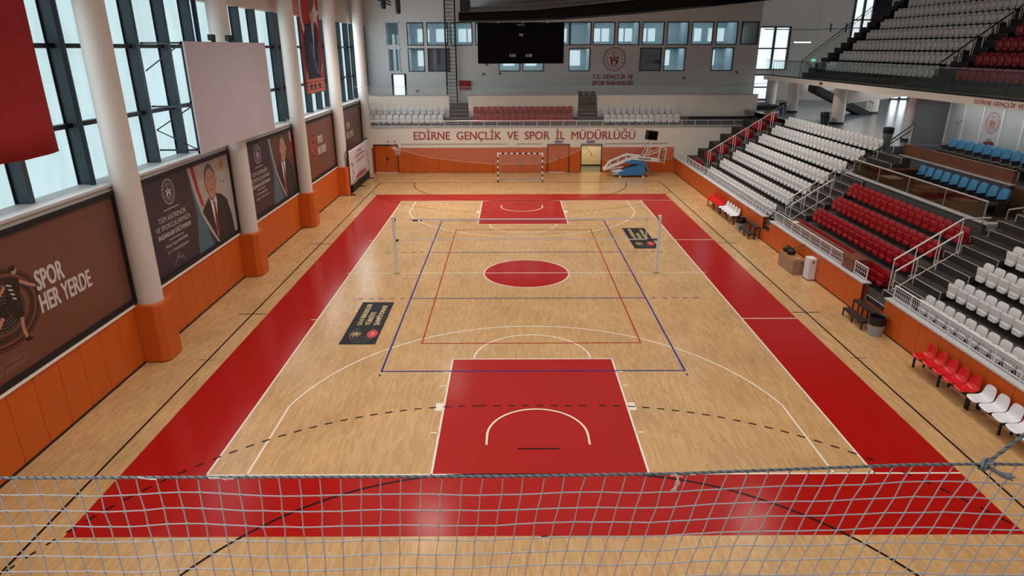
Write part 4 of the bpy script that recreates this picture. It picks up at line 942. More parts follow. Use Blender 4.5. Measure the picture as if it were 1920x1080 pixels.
# ------------------------------------------------------------------ guest box
gb = MB(); gb.box(15.8, 18.5, -4.3, 3.65, 2.2, 2.95); gb.box(18.5, 22.5, -4.3, 9.5, 2.2, 4.0); struct('floor_guest_box', gb, woodgrain_mat('brown_laminate_floor', (74, 56, 40), (92, 70, 48), 'y', .35))
GREYTILE = mat('dark_grey_wall_tile', (84, 82, 80), .5, var=.08)
gw = MB(); gw.box(15.72, 15.86, -4.35, 5.42, 2.3, 3.24); gw.box(18.42, 18.5, -1.65, 5.92, 2.95, 4.02); struct('wall_guest_box', gw, GREYTILE)
gcp = MB(); gcp.box(15.66, 15.92, -4.4, 5.45, 3.24, 3.30); gcp.box(15.66, 17.0, -4.6, -4.35, 3.24, 3.30); gcp.box(18.38, 18.54, -1.7, 5.95, 4.02, 4.07); struct('trim_9', gcp, LEDGE)
t = thing('glass_balustrade', 'bronze tinted glass balustrade with steel top rail in front of the blue chairs', 'balustrade', (15.8, .4, 3.3))
gp = MB(); gp.box(15.79, 15.81, -4.2, 5.0, 3.32, 3.95); gp.build('glass_panel', BRONZE, t)
b = MB(); b.path([(15.8, 5.05, 3.96), (15.8, -4.25, 3.98)], .028, 8); b.build('top_rail', CHROME, t, smooth=True)
for y in (5.0, 2.75, .44, -1.96, -4.2):
    b = MB(); b.tube((15.8, y, 3.3), (15.8, y, 3.96), .028, 8); b.build('post', GREY_METAL, t, smooth=True)
WALNUT = woodgrain_mat('walnut_veneer', (98, 54, 36), (134, 78, 54)); OAK = woodgrain_mat('oak_veneer', (122, 84, 52), (160, 114, 74), 'z')
t = thing('guest_desk', 'long walnut panelled desk in front of the upper row of blue chairs', 'desk', (18.7, 2.1, 4.07))
b = MB(); b.box(18.5, 18.55, -1.55, 5.88, 4.07, 4.53); b.build('front_panel', WALNUT, t)
for y in (-1.55, 5.85):
    b = MB(); b.box(18.55, 18.60, y-.0, y+.04, 4.0, 4.53); b.build('side_panel', WALNUT, t)
b = MB(); b.box(18.48, 18.62, -1.57, 5.9, 4.53, 4.56); b.build('desktop', WALNUT, t)
def guest_chair(label, loc, first):
    t = thing('guest_chair', label, 'chair', (0,0,0), 'blue chairs of the guest box')
    b = panel(.44, .50, .52, .09, (.13,.05), .02); Mt = Matrix.Translation((.17,0,.50)) @ Matrix.Rotation(math.radians(14), 4, 'Y'); b.v = [Mt @ v for v in b.v]; b.build('backrest', BLUE_CH, t, smooth=True)
    b = MB(); b.box(-.44, .14, -.235, .235, .37, .49); b.build('seat', DARK_CH, t, bevel=.03)
    for s in (-1, 1):
        b = MB(); b.box(-.30, .16, s*.262-.025, s*.262+.025, .62, .67); b.build('armrest', BLACK, t, bevel=.015)
        b = MB(); b.box(-.16, .12, s*.25-.02, s*.25+.02, 0, .62); b.build('leg', DARK_CH, t)
    return t
gc = guest_chair('', (0,0,0), True)
for i in range(10):
    loc = (17.8, 3.2-.578*i, 2.95); lab = 'blue chair behind the tinted glass, lower row, %s from the middle stairs' % ORD[i+1]
    if i == 0: gc.location = loc; gc['label'] = lab
    else: dup(gc, loc, lab)
for i in range(11): dup(gc, (19.75, 4.42-.578*i, 4.0), 'blue chair behind the walnut desk, upper row, %s from the grey partition' % ORD[i+1])
for i, (x, y, lab) in enumerate(((16.35, 2.75, 'small oak side table with a white top behind the tinted glass'), (16.6, .55, 'small oak side table in the middle of the guest box'), (16.6, -1.9, 'small oak side table near the near end of the guest box'))):
    t = thing('side_table', lab, 'table', (x, y, 2.95), 'oak side tables in the guest box')
    b = MB(); b.box(x-.3, x+.3, y-.35, y+.35, 2.95, 3.5); b.build('body', OAK, t)
    b = MB(); b.box(x-.34, x+.34, y-.4, y+.4, 3.5, 3.54); b.build('top', WHITE_METAL if i == 0 else WALNUT, t)
t = thing('service_counter', 'low walnut counter inside the guest box beside the middle stairs', 'counter', (16.6, 4.6, 3.0))
b = MB(); b.box(15.95, 18.3, 3.55, 3.65, 2.95, 3.72); b.build('panel', WALNUT, t); b = MB(); b.box(15.93, 18.32, 3.45, 3.72, 3.72, 3.76); b.build('top', WALNUT, t)
# frosted glazing and grey partition behind
gl = MB(); gl.box(19.6, 21.3, 7.3, 7.4, 4.0, 6.66); struct('wall_partition', gl, mat('dark_grey_partition', (112, 114, 118), .6, var=.06))
FROST = mat('frosted_partition_panel', (190, 198, 200), .4, var=.06, vscale=.6)
t = struct_root('window_guest_room', (21.3, 2, 4)); ys = [7.3, 6.06, 4.76, 3.48, 2.2, .9, -.4, -1.7, -4.0]
for a, b_ in zip(ys[:-1], ys[1:]): q = MB(); q.box(21.30, 21.33, b_+.03, a-.03, 4.05, 6.55); q.build('pane', FROST, t)
for y in ys: q = MB(); q.box(21.24, 21.36, y-.05, y+.05, 4.0, 6.66); q.build('frame', WHITE_METAL, t)
q = MB(); q.box(21.24, 21.36, -4, 7.3, 6.5, 6.66); q.box(21.25, 21.35, -4, 7.3, 4.0, 4.08); q.build('frame', WHITE_METAL, t)
t = thing('glass_emblem', 'faded red round emblem on the frosted glass behind the blue chairs', 'emblem', (21.28, 4.1, 5.5))
a = Art((21.28, 4.12, 5.75), (0,-1,0), (0,0,1), .003); a.emblem('emblem_print', (0,0), .46, 1); a.build({}, {'emblem_print': mat('faded_red_print', (196, 116, 112), .6)}, t)
t = thing('coat_stand', 'slim pale coat stand before the frosted glass', 'coat stand', (20.9, 5.9, 4.0))
b = MB(); b.tube((20.9, 5.9, 4.0), (20.9, 5.9, 5.75), .025, 8); b.build('pole', GREY_METAL, t); b = MB()
for i in range(4): q = math.pi/2*i+.4; b.tube((20.9, 5.9, 5.45), (20.9+.22*math.cos(q), 5.9+.22*math.sin(q), 5.7), .018, 6)
b.build('hooks', GREY_METAL, t); b = MB(); b.lathe((20.9, 5.9, 0), [(.22, 4.0), (.2, 4.04), (.03, 4.06)], 16); b.build('base', GREY_METAL, t)
t = thing('red_bag', 'dark red bag standing behind the upper blue chairs', 'bag', (20.3, 2.85, 4.0))
b = MB(); b.lathe((20.4, 2.85, 0), [(.18, 4.0), (.24, 4.3), (.24, 4.9), (.18, 5.05), (.05, 5.1)], 14); b.build('body', mat('dark_red_cloth', (92, 24, 36), .8), t, smooth=True)
b = MB(); b.path([(20.4, 2.72, 5.05), (20.4, 2.75, 5.16), (20.4, 2.95, 5.16), (20.4, 2.98, 5.05)], .015, 6); b.build('handle', BLACK, t)
# steps and rails at the near side of the guest box
for lab, pts, posts in (('steel rail round the near corner of the guest box, upper', [(17.3, -4.3, 4.0), (18.6, -4.6, 4.45), (20.0, -4.6, 5.3)], 4), ('steel rail round the near corner of the guest box, lower', [(16.4, -4.45, 3.75), (18.0, -4.7, 4.05), (19.4, -4.7, 4.9)], 4)):
    t = thing('box_railing', lab, 'handrail', pts[1], 'steel rails at the guest box corner'); b = MB(); b.path(pts, .03, 8); b.build('handrail', CHROME, t, smooth=True)
    for i in range(posts):
        q = Vector(pts[0]).lerp(Vector(pts[1]), i/(posts-1)); b = MB(); b.tube(q, q-Vector((0,0,.75)), .025, 8); b.build('post', GREY_METAL, t, smooth=True)
for lab, pts in (('steel handrail climbing past the walnut desk to the concourse', [(16.0, 5.1, 4.0), (16.9, 5.2, 4.4), (19.0, 6.1, 5.55)]), ('second steel handrail climbing past the walnut desk', [(16.0, 5.55, 3.75), (17.0, 5.7, 4.1), (19.2, 6.5, 5.2)])):
    t = thing('concourse_railing', lab, 'handrail', pts[1], 'steel rails beside the walnut desk'); b = MB(); b.path(pts, .032, 8); b.build('handrail', DARK_RAIL, t, smooth=True)
    for i in range(4):
        q = Vector(pts[0]).lerp(Vector(pts[2]), .05+.3*i); b = MB(); b.tube(q, q-Vector((0,0,.95)), .02, 8); b.build('post', CHROME, t, smooth=True)

# ------------------------------------------------------------------ concourse under the balcony
CZ = 4.44
cf = MB(); cf.box(17.6, 36, 9.5, 36, CZ-.3, CZ); cf.box(17.6, 36, 5.95, 9.5, CZ-.3, CZ); struct('floor_concourse', cf, TILE)
for (x, y, lab) in ((19.95, 16.0, ''), (20.3, 24.0, ''), (20.0, 8.0, ''), (25.8, 23.0, ''), (20.3, 28.3, '')):
    c = MB(); c.lathe((x, y, 0), [(.43, CZ), (.43, CZ+.12), (.40, CZ+.13), (.40, 6.75)], 28, mis=[1, 1, 0]); struct('column', c, (WHITE, RISER), smooth=True)
hb_ = MB()
for y in (16.0, 24.0, 8.0): hb_.prism([(20.2, y-.3, 6.72), (24.5, y-.3, 6.72), (24.5, y-.3, 6.2), (20.25, y-.3, 5.7)], (0, .6, 0))
struct('beam', hb_, WHITE)
ww = MB()
holed(ww, 'x', 36.0, .2, 19.2, 36.2, 4.1, 19, [(19.6, 24.3, 7.05, 10.75), (19.8, 23.2, 4.45, 6.7), (29.6, 31.4, 8.0, 14.5), (34.2, 36.0, 4.45, 6.6)])
holed(ww, 'y', 36.0, .2, -4, 36.2, 4.1, 19, [(24.5, 31.0, 4.5, 6.7), (10.5, 22, 4.7, 6.7)])
ww.box(19.2, 19.44, 30.27, 36, 4.1, 19)
struct('wall_concourse', ww, WHITE)
wi = 1
for (x0, x1, z0, z1, fx) in ((19.6, 24.3, 7.05, 10.75, (22.9,)), (19.8, 23.2, 4.45, 6.7, (21.4, 22.9)), (29.6, 31.4, 8.0, 14.5, (30.5,)), (34.2, 36.0, 4.45, 6.6, (35.1,))):
    r = struct_root('window_concourse_%d' % wi, ((x0+x1)/2, 36, z0)); wi += 1
    p = MB(); p.box(x0, x1, 36.12, 36.14, z0, z1); p.build('pane', PANE_BRIGHT if x0 > 32 else PANE_FAR, r)
    f = MB()
    for x in (x0+.06, x1-.06, *fx): f.box(x-.10, x+.10, 35.95, 36.11, z0, z1)
    for z in (z0+.06, z1-.06, (z0+z1)/2): f.box(x0, x1, 35.97, 36.11, z-.06, z+.06)
    f.build('frame', STEEL_DARK, r)
for (y0, y1, z0, z1) in ((24.5, 31.0, 4.5, 6.7), (10.5, 22, 4.7, 6.7)):
    r = struct_root('window_concourse_%d' % wi, (36, (y0+y1)/2, z0)); wi += 1
    p = MB(); p.box(36.12, 36.14, y0, y1, z0, z1); p.build('pane', PANE_BRIGHT, r)
    f = MB(); n = int((y1-y0)/1.6)
    for i in range(n+1): y = y0+(y1-y0)*i/n; f.box(35.95, 36.11, y-.08, y+.08, z0, z1)
    f.build('frame', STEEL_DARK, r)
cu_ = MB(); cu_.box(31.45, 32.7, 35.7, 35.98, 7.0, 15); struct('trim_14', cu_, BLACK_STEEL)
# inner staircase under the balcony
t = thing('concourse_staircase', 'dark staircase with barred railing climbing under the balcony', 'staircase', (22.5, 22.3, CZ))
b = MB(); b.prism([(20.9, 21.6, 6.5), (25.1, 21.6, CZ+.15), (25.1, 21.6, CZ), (24.3, 21.6, CZ), (20.9, 21.6, 6.0)], (0, 1.4, 0)); b.build('flight', RISER, t)
b = MB(); b.tube((20.9, 21.6, 7.2), (25.1, 21.6, 5.25), .03, 6); b.build('handrail', DARK_RAIL, t)
b = MB()
for i in range(26): q = Vector((20.95, 21.6, 6.45)).lerp(Vector((25.05, 21.6, CZ+.2)), i/25); b.tube(q, q+Vector((0,0,.75)), .014, 5)
b.build('bars', DARK_RAIL, t)
def bin_(name, label, x, y, z, r, h, bag, body, group):
    t = thing(name, label, 'bin', (x, y, z), group)
    b = MB(); b.lathe((x, y, 0), [(r*.80, z), (r*.97, z+h*.62)], 24); b.build('body', body, t, smooth=True)
    b = MB(); b.lathe((x, y, 0), [(r*.98, z+h*.60), (r*1.05, z+h*.66), (r*1.0, z+h*.78), (r*1.07, z+h*.9), (r*.98, z+h), (r*.86, z+h*.98), (r*.8, z+h*.6)], 24)
    rnd = random.Random(int(x*10)); b.v = [v+Vector((rnd.uniform(-.012,.012), rnd.uniform(-.012,.012), rnd.uniform(-.012,.012))) for v in b.v]
    b.build('bin_bag', bag, t, smooth=True)
    return t
BAG = mat('black_bin_bag', (18, 18, 20), .3); BINGREY = mat('grey_bin_plastic', (150, 154, 158), .5); BINDARK = mat('dark_bin_plastic', (40, 42, 46), .5)
bin_('waste_bin', 'dark waste bin on the concourse beside the nearer round column', 19.0, 15.55, CZ, .3, .75, BAG, BINDARK, 'waste bins')
bin_('waste_bin', 'dark waste bin with blue bag by the far concourse column', 19.35, 23.2, CZ, .28, .75, BAG, mat('blue_bin_liner', (48, 62, 110), .5), 'waste bins')
bin_('waste_bin', 'tall waste bin at the concourse edge beside the walnut desk', 18.6, 7.6, CZ, .24, .72, BAG, mat('olive_bin_plastic', (110, 108, 92), .5), 'waste bins')
bin_('waste_bin', 'grey waste bin with black bag beside the five white far chairs', 11.42, 7.05, 0, .27, .62, BAG, BINGREY, 'waste bins')
bin_('waste_bin', 'grey waste bin with black bag beside the near two-step bench', 11.46, -6.45, 0, .27, .66, BAG, BINGREY, 'waste bins')

# ------------------------------------------------------------------ balcony and upper stand
bal = MB(); bal.box(18.95, 36, -14, 26.6, 6.70, 7.0); struct('floor_balcony', bal, WHITE)
fa = MB(); fa.box(18.90, 18.95, -14, 26.6, 6.68, 7.0); struct('trim_10', fa, CREAM)
kb = MB(); kb.box(18.9, 19.0, -14, 26.6, 7.0, 7.08); struct('trim_11', kb, BLACK_STEEL)
lt = MB(); letters(lt, 'EDİRNE GENÇLİK VE SPOR İL MÜDÜRLÜĞÜ', (18.885, 2.15, 6.76), (0,-1,0), (0,0,1), 5.9, .17, .012)
tag(lt.build('balcony_lettering', TEXT_RED), 'small red lettering on the white balcony edge over the guest box', 'lettering')
t = thing('fire_bell', 'small red fire bell box on the balcony edge', 'alarm', (18.88, 16.6, 6.85)); b = MB(); b.box(18.84, 18.9, 16.45, 16.75, 6.78, 6.92); b.build('body', mat('fire_red_cabinet', (150, 24, 36)), t); b = MB(); b.box(18.82, 18.84, 16.55, 16.65, 6.82, 6.88); b.build('button', BLACK, t)
t = thing('balcony_balustrade', 'long clear glass balustrade along the edge of the upper balcony', 'balustrade', (18.97, 10, 7.08))
n = 20
for i in range(n):
    y0, y1 = 26.5-40*i/n, 26.5-40*(i+1)/n; g = MB(); g.box(18.96, 18.975, y1+.02, y0-.02, 7.08, 8.10); g.build('glass_panel', CLEAR, t)
b = MB(); b.box(18.945, 18.99, -13.5, 26.5, 8.10, 8.13); b.build('top_rail', GREY_METAL, t)
UX, UZ, UDX, UDZ = 20.95, 7.30, .796, .654
ut = MB()
for k in range(9):
    a = 20.2+UDX*k; ut.box(a, 30.0, -14, 20.85, (7.0 if k == 0 else UZ+UDZ*(k-1)), UZ+UDZ*k)
struct('floor_upper_stand', ut, CONCRETE)
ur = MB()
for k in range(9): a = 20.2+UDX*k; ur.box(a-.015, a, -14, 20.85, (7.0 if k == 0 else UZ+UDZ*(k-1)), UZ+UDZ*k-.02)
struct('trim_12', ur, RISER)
uw = MB(); uw.box(30.0, 30.2, -14, 20.85, 7, 19); struct('wall_upper_stand', uw, GREYWALL)
us = MB()
for k in range(16):
    a = 19.9+UDX*.5*k; us.box(a, 30.0, 20.85, 22.0, 7.0+UDZ*.5*k, 7.0+UDZ*.5*(k+1))
struct('floor_upper_stair', us, RISER)
for k in range(2):
    seats('w', UX+UDX*k, UZ+UDZ*k, 8.58, P, 25, lambda i, k=k: 'white seat of the upper stand behind the glass, %s row, %s from the dark handrail' % (rowname(k), ORD[i+1]), 'white seats of the upper stand', '')
# rows further up: one object, past three hundred white seats in view
src = PROTO['w']; big = MB()
for k in range(2, 8):
    for i in range(25):
        o = Vector((UX+UDX*k, 8.58+P*i, UZ+UDZ*k))
        for ch in src.children:
            big.add([v.co+o for v in ch.data.vertices], [tuple(p.vertices) for p in ch.data.polygons])
o = big.build('white_stadium_seats', SEAT_W, None, smooth=True); tag(o, 'upper rows of white seats in the upper stand, third row and above', 'stadium seats', 'white seats of the upper stand', 'stuff')
for k, n in ((0, 12), (1, 11), (2, 10), (3, 9), (4, 8), (5, 7)):
    seats('r', UX+UDX*k, UZ+UDZ*k, 6.45, -P, n, lambda i, k=k: 'red seat of the upper stand, %s row, %s from the stairs beside the white seats' % (rowname(k), ORD[i+1]), 'red seats of the upper stand', '')
for k in range(9):   # stair steps between the white and red upper blocks
    pass
uns = MB()
for k in range(9): a = 20.2+UDX*k; uns.box(a+.40, a+UDX, 6.9, 8.2, UZ+UDZ*k, UZ+UDZ*(k+.5)); 
struct('floor_upper_middle_stair', uns, RISER)
un_ = MB()
for k in range(9): a = 20.2+UDX*k; un_.box(a+.39, a+.42, 6.9, 8.2, UZ+UDZ*(k+.5), UZ+UDZ*(k+.5)+.006); un_.box(a-.005, a+.02, 6.9, 8.2, UZ+UDZ*k, UZ+UDZ*k+.006); un_.box(a+.38, a+.4, 6.9, 6.93, UZ+UDZ*k, UZ+UDZ*(k+.5))
struct('trim_13', un_, mat('dim_step_nosing', (120, 118, 112), .6))
t = thing('upper_handrail', 'dark handrail with paired pale posts climbing the upper stand', 'handrail', (22.5, 7.9, 9.5))
b = MB(); b.path([(20.75, 7.9, 8.3), (27.0, 7.9, 8.3+6.25*.77)], .035, 8); b.build('handrail', DARK_RAIL, t, smooth=True)
def upper_step(x):
    k = int((x-20.2)/UDX); return UZ+UDZ*(k+(.5 if x-20.2-UDX*k >= .40 else 0))
for k in range(11):
    for dx in (0, .11):
        x = 21.06+.5*k+dx; b = MB(); b.tube((x, 7.9, upper_step(x)), (x, 7.9, 8.3+(x-20.75)*.77), .022, 8); b.build('post', CHROME, t, smooth=True)
t = thing('balcony_railing', 'dark barred railing climbing the far side of the upper stand', 'railing', (22.5, 22.05, 9))
b = MB(); R0, R1 = Vector((19.75, 22.05, 8.12)), Vector((27.6, 22.05, 14.4)); b.path([R0-Vector((0,0,1.1)), R0, R1], .03, 8); b.path([R0-Vector((0,0,.2)), R1-Vector((0,0,.2))], .02, 6); b.build('handrail', DARK_RAIL, t, smooth=True)
b = MB()
for i in range(60): q = R0.lerp(R1, i/59); b.tube(q-Vector((0,0,.2)), q-Vector((0,0,1.1)), .013, 4)
b.build('bars', DARK_RAIL, t)
t = thing('landing_railing', 'dark barred railing round the stair landing behind the balcony glass', 'railing', (20.5, 25.5, 7))
b = MB(); pts = [(19.5, 26.4, 7.0), (19.5, 26.4, 8.0), (21.0, 24.2, 8.0), (21.1, 21.9, 7.2)]; b.path(pts, .026, 6); b.build('handrail', DARK_RAIL, t, smooth=True)
b = MB()
for i in range(22):
    q = Vector(pts[1]).lerp(Vector(pts[2]), i/11) if i < 11 else Vector(pts[2]).lerp(Vector(pts[3]), (i-11)/10); b.tube(q, (q.x, q.y, 7.0), .012, 4)
b.build('bars', DARK_RAIL, t)
t = thing('hanging_lamp', 'small white strip lamp hanging before the tall concourse window', 'lamp', (24.0, 30, 9.2))
b = MB(); b.box(22.3, 23.6, 29.9, 30.1, 9.32, 9.42); b.build('tube', mat('lamp_white', (255, 250, 235), .4, emit=1.5), t); b = MB(); b.box(22.3, 23.6, 29.88, 30.12, 9.42, 9.5); b.tube((22.5, 30, 9.5), (22.5, 30, 16), .015, 5); b.tube((23.4, 30, 9.5), (23.4, 30, 16), .015, 5); b.build('housing', WHITE_METAL, t)
t = thing('exit_sign', 'small green lit exit sign hanging by the concourse wall', 'sign', (25.3, 33, 7.9))
b = MB(); b.box(25.2, 25.55, 32.97, 33.03, 7.8, 8.05); b.build('panel', mat('green_exit_sign', (120, 230, 170), .4, emit=.9), t); b = MB(); b.tube((25.37, 33, 8.05), (25.37, 33, 15), .012, 5); b.build('stem', GREY_METAL, t)
t = thing('wall_pipe', 'long grey pipe with brackets across the upper concourse wall', 'pipe', (24, 27, 10.4))
b = MB(); b.path([(19.6, 29.5, 10.35), (23.5, 29.5, 10.3), (27.0, 27.9, 10.4), (30.0, 24, 10.5)], .035, 6); b.build('pipe', GREY_METAL, t, smooth=True); b = MB()
for x, y in ((24.6, 29.0), (25.6, 28.55), (27.0, 27.9)): b.box(x-.04, x+.04, y-.04, y+.04, 10.1, 10.75)
b.build('bracket', BLACK_STEEL, t)
# ================================================================== things on and around the court
# handball goal
t = thing('handball_goal', 'black and white striped handball goal at the far end of the court', 'goal', (0, 20, 0))
GW, GB = mat('white_goal_paint', (226, 220, 212), .45), mat('black_goal_paint', (30, 20, 20), .45)
for s in (-1, 1):
    b = MB(); x0, x1 = sorted((s*1.54, s*1.62))
    zz = [0, .2, .4, .6, .8, 1.0, 1.2, 1.4, 1.6, 1.8, 2.08]
    for i, (a, c) in enumerate(zip(zz[:-1], zz[1:])): b.box(x0, x1, 19.96, 20.04, a, c, 1 if i % 2 == 0 and i < 9 else 0)
    b.build('post', (GW, GB), t)
b = MB(); xs = [-1.54] + [-1.54+.28+.205*i for i in range(13)] + [1.54]
xs = [-1.54, -1.31] + [-1.31+.2016*i for i in range(1, 13)] + [1.31, 1.54]
for i, (a, c) in enumerate(zip(xs[:-1], xs[1:])): b.box(a, c, 19.96, 20.04, 2.0, 2.08, 1 if i % 2 == 1 else 0)
b.build('crossbar', (GW, GB), t)
b = MB()
for s in (-1, 1): b.tube((s*1.58, 20, .04), (s*1.58, 21.0, .04), .025, 8); b.path([(s*1.58, 20, 2.04), (s*1.58, 20.75, 2.0), (s*1.58, 21.0, 1.2), (s*1.58, 21.0, .04)], .018, 6)
b.build('side_frame', GREY_METAL, t)
b = MB(); b.tube((-1.58, 21.0, .04), (1.58, 21.0, .04), .03, 8); b.build('ground_bar', mat('pale_grey_metal', (176, 174, 172), .4, .3), t)
b = MB()
for i in range(27): x = -1.56+.12*i; b.path([(x, 20.05, 2.0), (x, 20.75, 1.96), (x, 20.98, 1.2), (x, 21.0, .05)], .0035, 3)
for k in range(16): z = .1+.12*k; y = 20.99 if z < 1.2 else 20.99-(z-1.2)*.3; b.tube((-1.56, y, z), (1.56, y, z), .0035, 3)
b.build('net', mat('dull_net_cord', (190, 180, 170), .8), t)

# folded basketball hoop stand
t = thing('basketball_hoop_stand', 'folded white basketball hoop arm on a blue padded base in the far corner', 'basketball hoop', (8.3, 22.2, 0))
BLUE = mat('blue_padded_vinyl', (50, 116, 170), .5, var=.1); HW = mat('white_hoop_steel', (222, 214, 208), .4)
b = MB(); b.prism([(7.25, 21.7, .12), (9.2, 21.7, .16), (9.2, 21.7, .95), (8.9, 21.7, 1.0), (7.2, 21.7, .34)], (0, 1.05, 0)); b.build('base', BLUE, t, bevel=.03)
b = MB(); b.prism([(7.7, 21.66, 1.12), (8.1, 21.66, 1.2), (9.0, 21.66, 1.15), (9.25, 21.66, 1.05), (9.6, 21.66, .32), (9.5, 21.66, .32), (9.15, 21.66, .92), (8.2, 21.66, 1.02)], (0, 1.12, 0)); b.build('pad_flap', BLUE, t)
for (x, y) in ((7.4, 21.75), (9.1, 21.75), (7.4, 22.68), (9.1, 22.68)):
    b = MB(); b.tube((x, y-.04, .07), (x, y+.04, .07), .07, 14); b.build('wheel', HW, t, smooth=True)
b = MB(); b.box(6.85, 7.25, 21.7, 22.7, .22, .27); b.prism([(6.8, 21.8, .42), (7.3, 21.8, .28), (7.9, 21.8, .42), (7.4, 21.8, .55)], (0, 1.0, 0)); b.build('counterweight', HW, t)
y0, y1 = 22.05, 22.45
BN = [0]
def beam(p, q, w, nm): 
    BN[0] += 1; g = .006*BN[0]; b = MB(); p, q = Vector(p)+Vector((0, g, 0)), Vector(q)+Vector((0, g, 0)); d = (q-p).normalized(); n = Vector((-d.z, 0, d.x))*w/2
    b.prism([p+n, q+n, q-n, p-n], (0, y1-y0-2*g, 0)); b.build(nm, HW, t, bevel=.01)
beam((6.2, y0, .52), (8.35, y0, 1.40), .20, 'lower_arm'); beam((8.2, y0, 1.38), (10.35, y0, 1.18), .26, 'main_arm')
beam((6.2, y0, .52), (6.65, y0, 1.12), .09, 'strut'); beam((6.65, y0, 1.12), (7.85, y0, 1.62), .09, 'strut'); beam((7.85, y0, 1.62), (8.9, y0, 1.5), .10, 'strut')
for x, z0, z1 in ((6.68, .72, 1.12), (7.25, .95, 1.36), (7.83, 1.2, 1.6)): beam((x, y0, z0), (x, y0, z1), .07, 'strut')
beam((6.2, y0, .5), (7.7, y0, .72), .06, 'strut'); beam((7.3, y0, 1.02), (8.5, y0, .98), .06, 'strut')
b = MB()
for y in (21.85, 22.65): b.tube((9.05, y, 1.5), (10.7, y, 2.06), .025, 8); b.tube((9.05, y, 1.5), (9.55, y, 2.55), .022, 8); b.tube((9.45, y, 1.45), (9.6, y, 2.6), .022, 8)
b.tube((9.3, 21.85, 2.0), (9.55, 21.85, 2.0), .018, 6); b.tube((9.3, 22.65, 2.0), (9.55, 22.65, 2.0), .018, 6)
b.build('stay', HW, t, smooth=True)
b = MB()   # backboard edge-on, leaning at the end of the arm
for (p, q) in (((10.18, 21.5, 2.22), (10.75, 22.0, 2.06)), ((10.75, 22.0, 2.06), (10.62, 22.0, .98)), ((10.62, 22.0, .98), (10.3, 21.6, 1.22)), ((10.05, 21.5, 1.3), (10.18, 21.5, 2.22)), ((10.05, 21.5, 1.3), (10.62, 22.0, .98))): b.tube(p, q, .035, 8)
b.build('backboard_frame', HW, t, smooth=True)
b = MB(); b.quad((10.18, 21.5, 2.22), (10.75, 22.0, 2.06), (10.62, 22.0, .98), (10.05, 21.5, 1.3)); o = b.build('backboard', CLEAR, t); o.modifiers.new('th', 'SOLIDIFY').thickness = .015
b = MB(); b.path([(10.48+.14*math.cos(i*math.pi/8), 21.6, 1.72+.08*math.sin(i*math.pi/8)) for i in range(17)], .012, 6); b.build('hoop', mat('pale_hoop_ring', (206, 170, 150), .4), t)
b = MB(); letters(b, 'VERASPOR', (8.72, y0+.002, 1.30), (.9957, 0, -.0926), (.0926, 0, .9957), .95, .10, .04); b.build('lettering', BLACK, t)
sc = thing('shot_clock', 'black shot clock box mounted over the folded basketball hoop', 'shot clock', (9.65, 22.2, 2.6))
b = MB(); Mt = Matrix.Translation((9.62, 22.2, 3.0)) @ Matrix.Rotation(math.radians(7), 4, 'Y') @ Matrix.Rotation(math.radians(14), 4, 'Z'); b.box(-.40, .40, -.22, .22, -.32, .32, 0, Mt); b.build('housing', BLACK, sc, bevel=.02)
b = MB(); b.box(-.34, .34, -.235, -.222, -.26, .26, 0, Mt); b.build('display', mat('scoreboard_window', (9, 9, 11), .2), sc)
b = MB(); b.tube((9.58, 22.2, 2.72), (9.58, 22.2, 2.55), .03, 6); b.build('mount', HW, sc)

# volleyball posts and net
for s, lab in ((-1, 'white square volleyball post on the window side'), (1, 'white square volleyball post on the stand side')):
    t = thing('volleyball_post', lab, 'post', (s*5.52, 0, 0), 'volleyball posts')
    b = MB(); b.box(s*5.52-.06, s*5.52+.06, -.06, .06, .012, 2.5); b.build('post', WHITE_METAL, t, bevel=.012)
    b = MB(); b.lathe((s*5.52, 0, 0), [(.13, .008), (.12, .02), (.08, .02)], 20); b.build('floor_plate', mat('brass_floor_plate', (176, 140, 84), .4, .6), t)
    b = MB(); b.box(s*5.52-s*.06-.03, s*5.52-s*.06+.03, -.03, .03, 2.28, 2.4); b.build('pulley', BLACK, t)
    b = MB(); b.tube((s*5.46-.05*s, 0, 1.42), (s*5.46-.05*s, 0, 1.5), .05, 10); b.build('winch', mat('dark_blue_strap', (36, 46, 92), .5) if s > 0 else BLACK, t)
t = thing('volleyball_net', 'long volleyball net with white tapes across the middle of the court', 'net', (0, 0, 1.47))
b = MB(); b.box(-4.8, 5.0, -.006, .006, 2.33, 2.385); b.build('top_tape', WHITE_METAL, t)
b = MB(); b.box(-4.85, 5.02, -.006, .006, 1.455, 1.495); b.build('bottom_tape', WHITE_METAL, t)
for x in (5.0,): b = MB(); b.box(x-.025, x+.025, -.006, .006, 1.47, 2.38); b.build('side_tape', WHITE_METAL, t)
b = MB()
for i in range(98): x = -4.82+.1*i; b.tube((x, 0, 1.49), (x, 0, 2.34), .0022, 3)
for k in range(1, 9): z = 1.49+.095*k; b.tube((-4.82, 0, z), (5.0, 0, z), .0022, 3)
b.build('mesh', mat('dark_net_cord', (88, 80, 72), .8), t)
b = MB()
for (p, q) in (((5.0, 0, 2.37), (5.46, 0, 2.36)), ((5.0, 0, 1.47), (5.46, 0, 1.46)), ((-4.8, 0, 2.36), (-5.46, 0, 2.36)), ((-4.85, 0, 1.47), (-5.46, 0, 1.46))): b.tube(p, q, .007, 5)
b.build('cord', GREY_METAL, t)
b = MB(); b.box(5.05, 5.36, -.02, .02, 1.44, 1.49); b.build('strap', mat('dark_blue_strap', (36, 46, 92), .5), t)
b = MB(); b.box(-4.72, -4.5, -.012, .012, 2.28, 2.34); b.box(-4.4, -4.34, -.012, .012, 2.28, 2.34); b.build('buckle', BLACK, t)

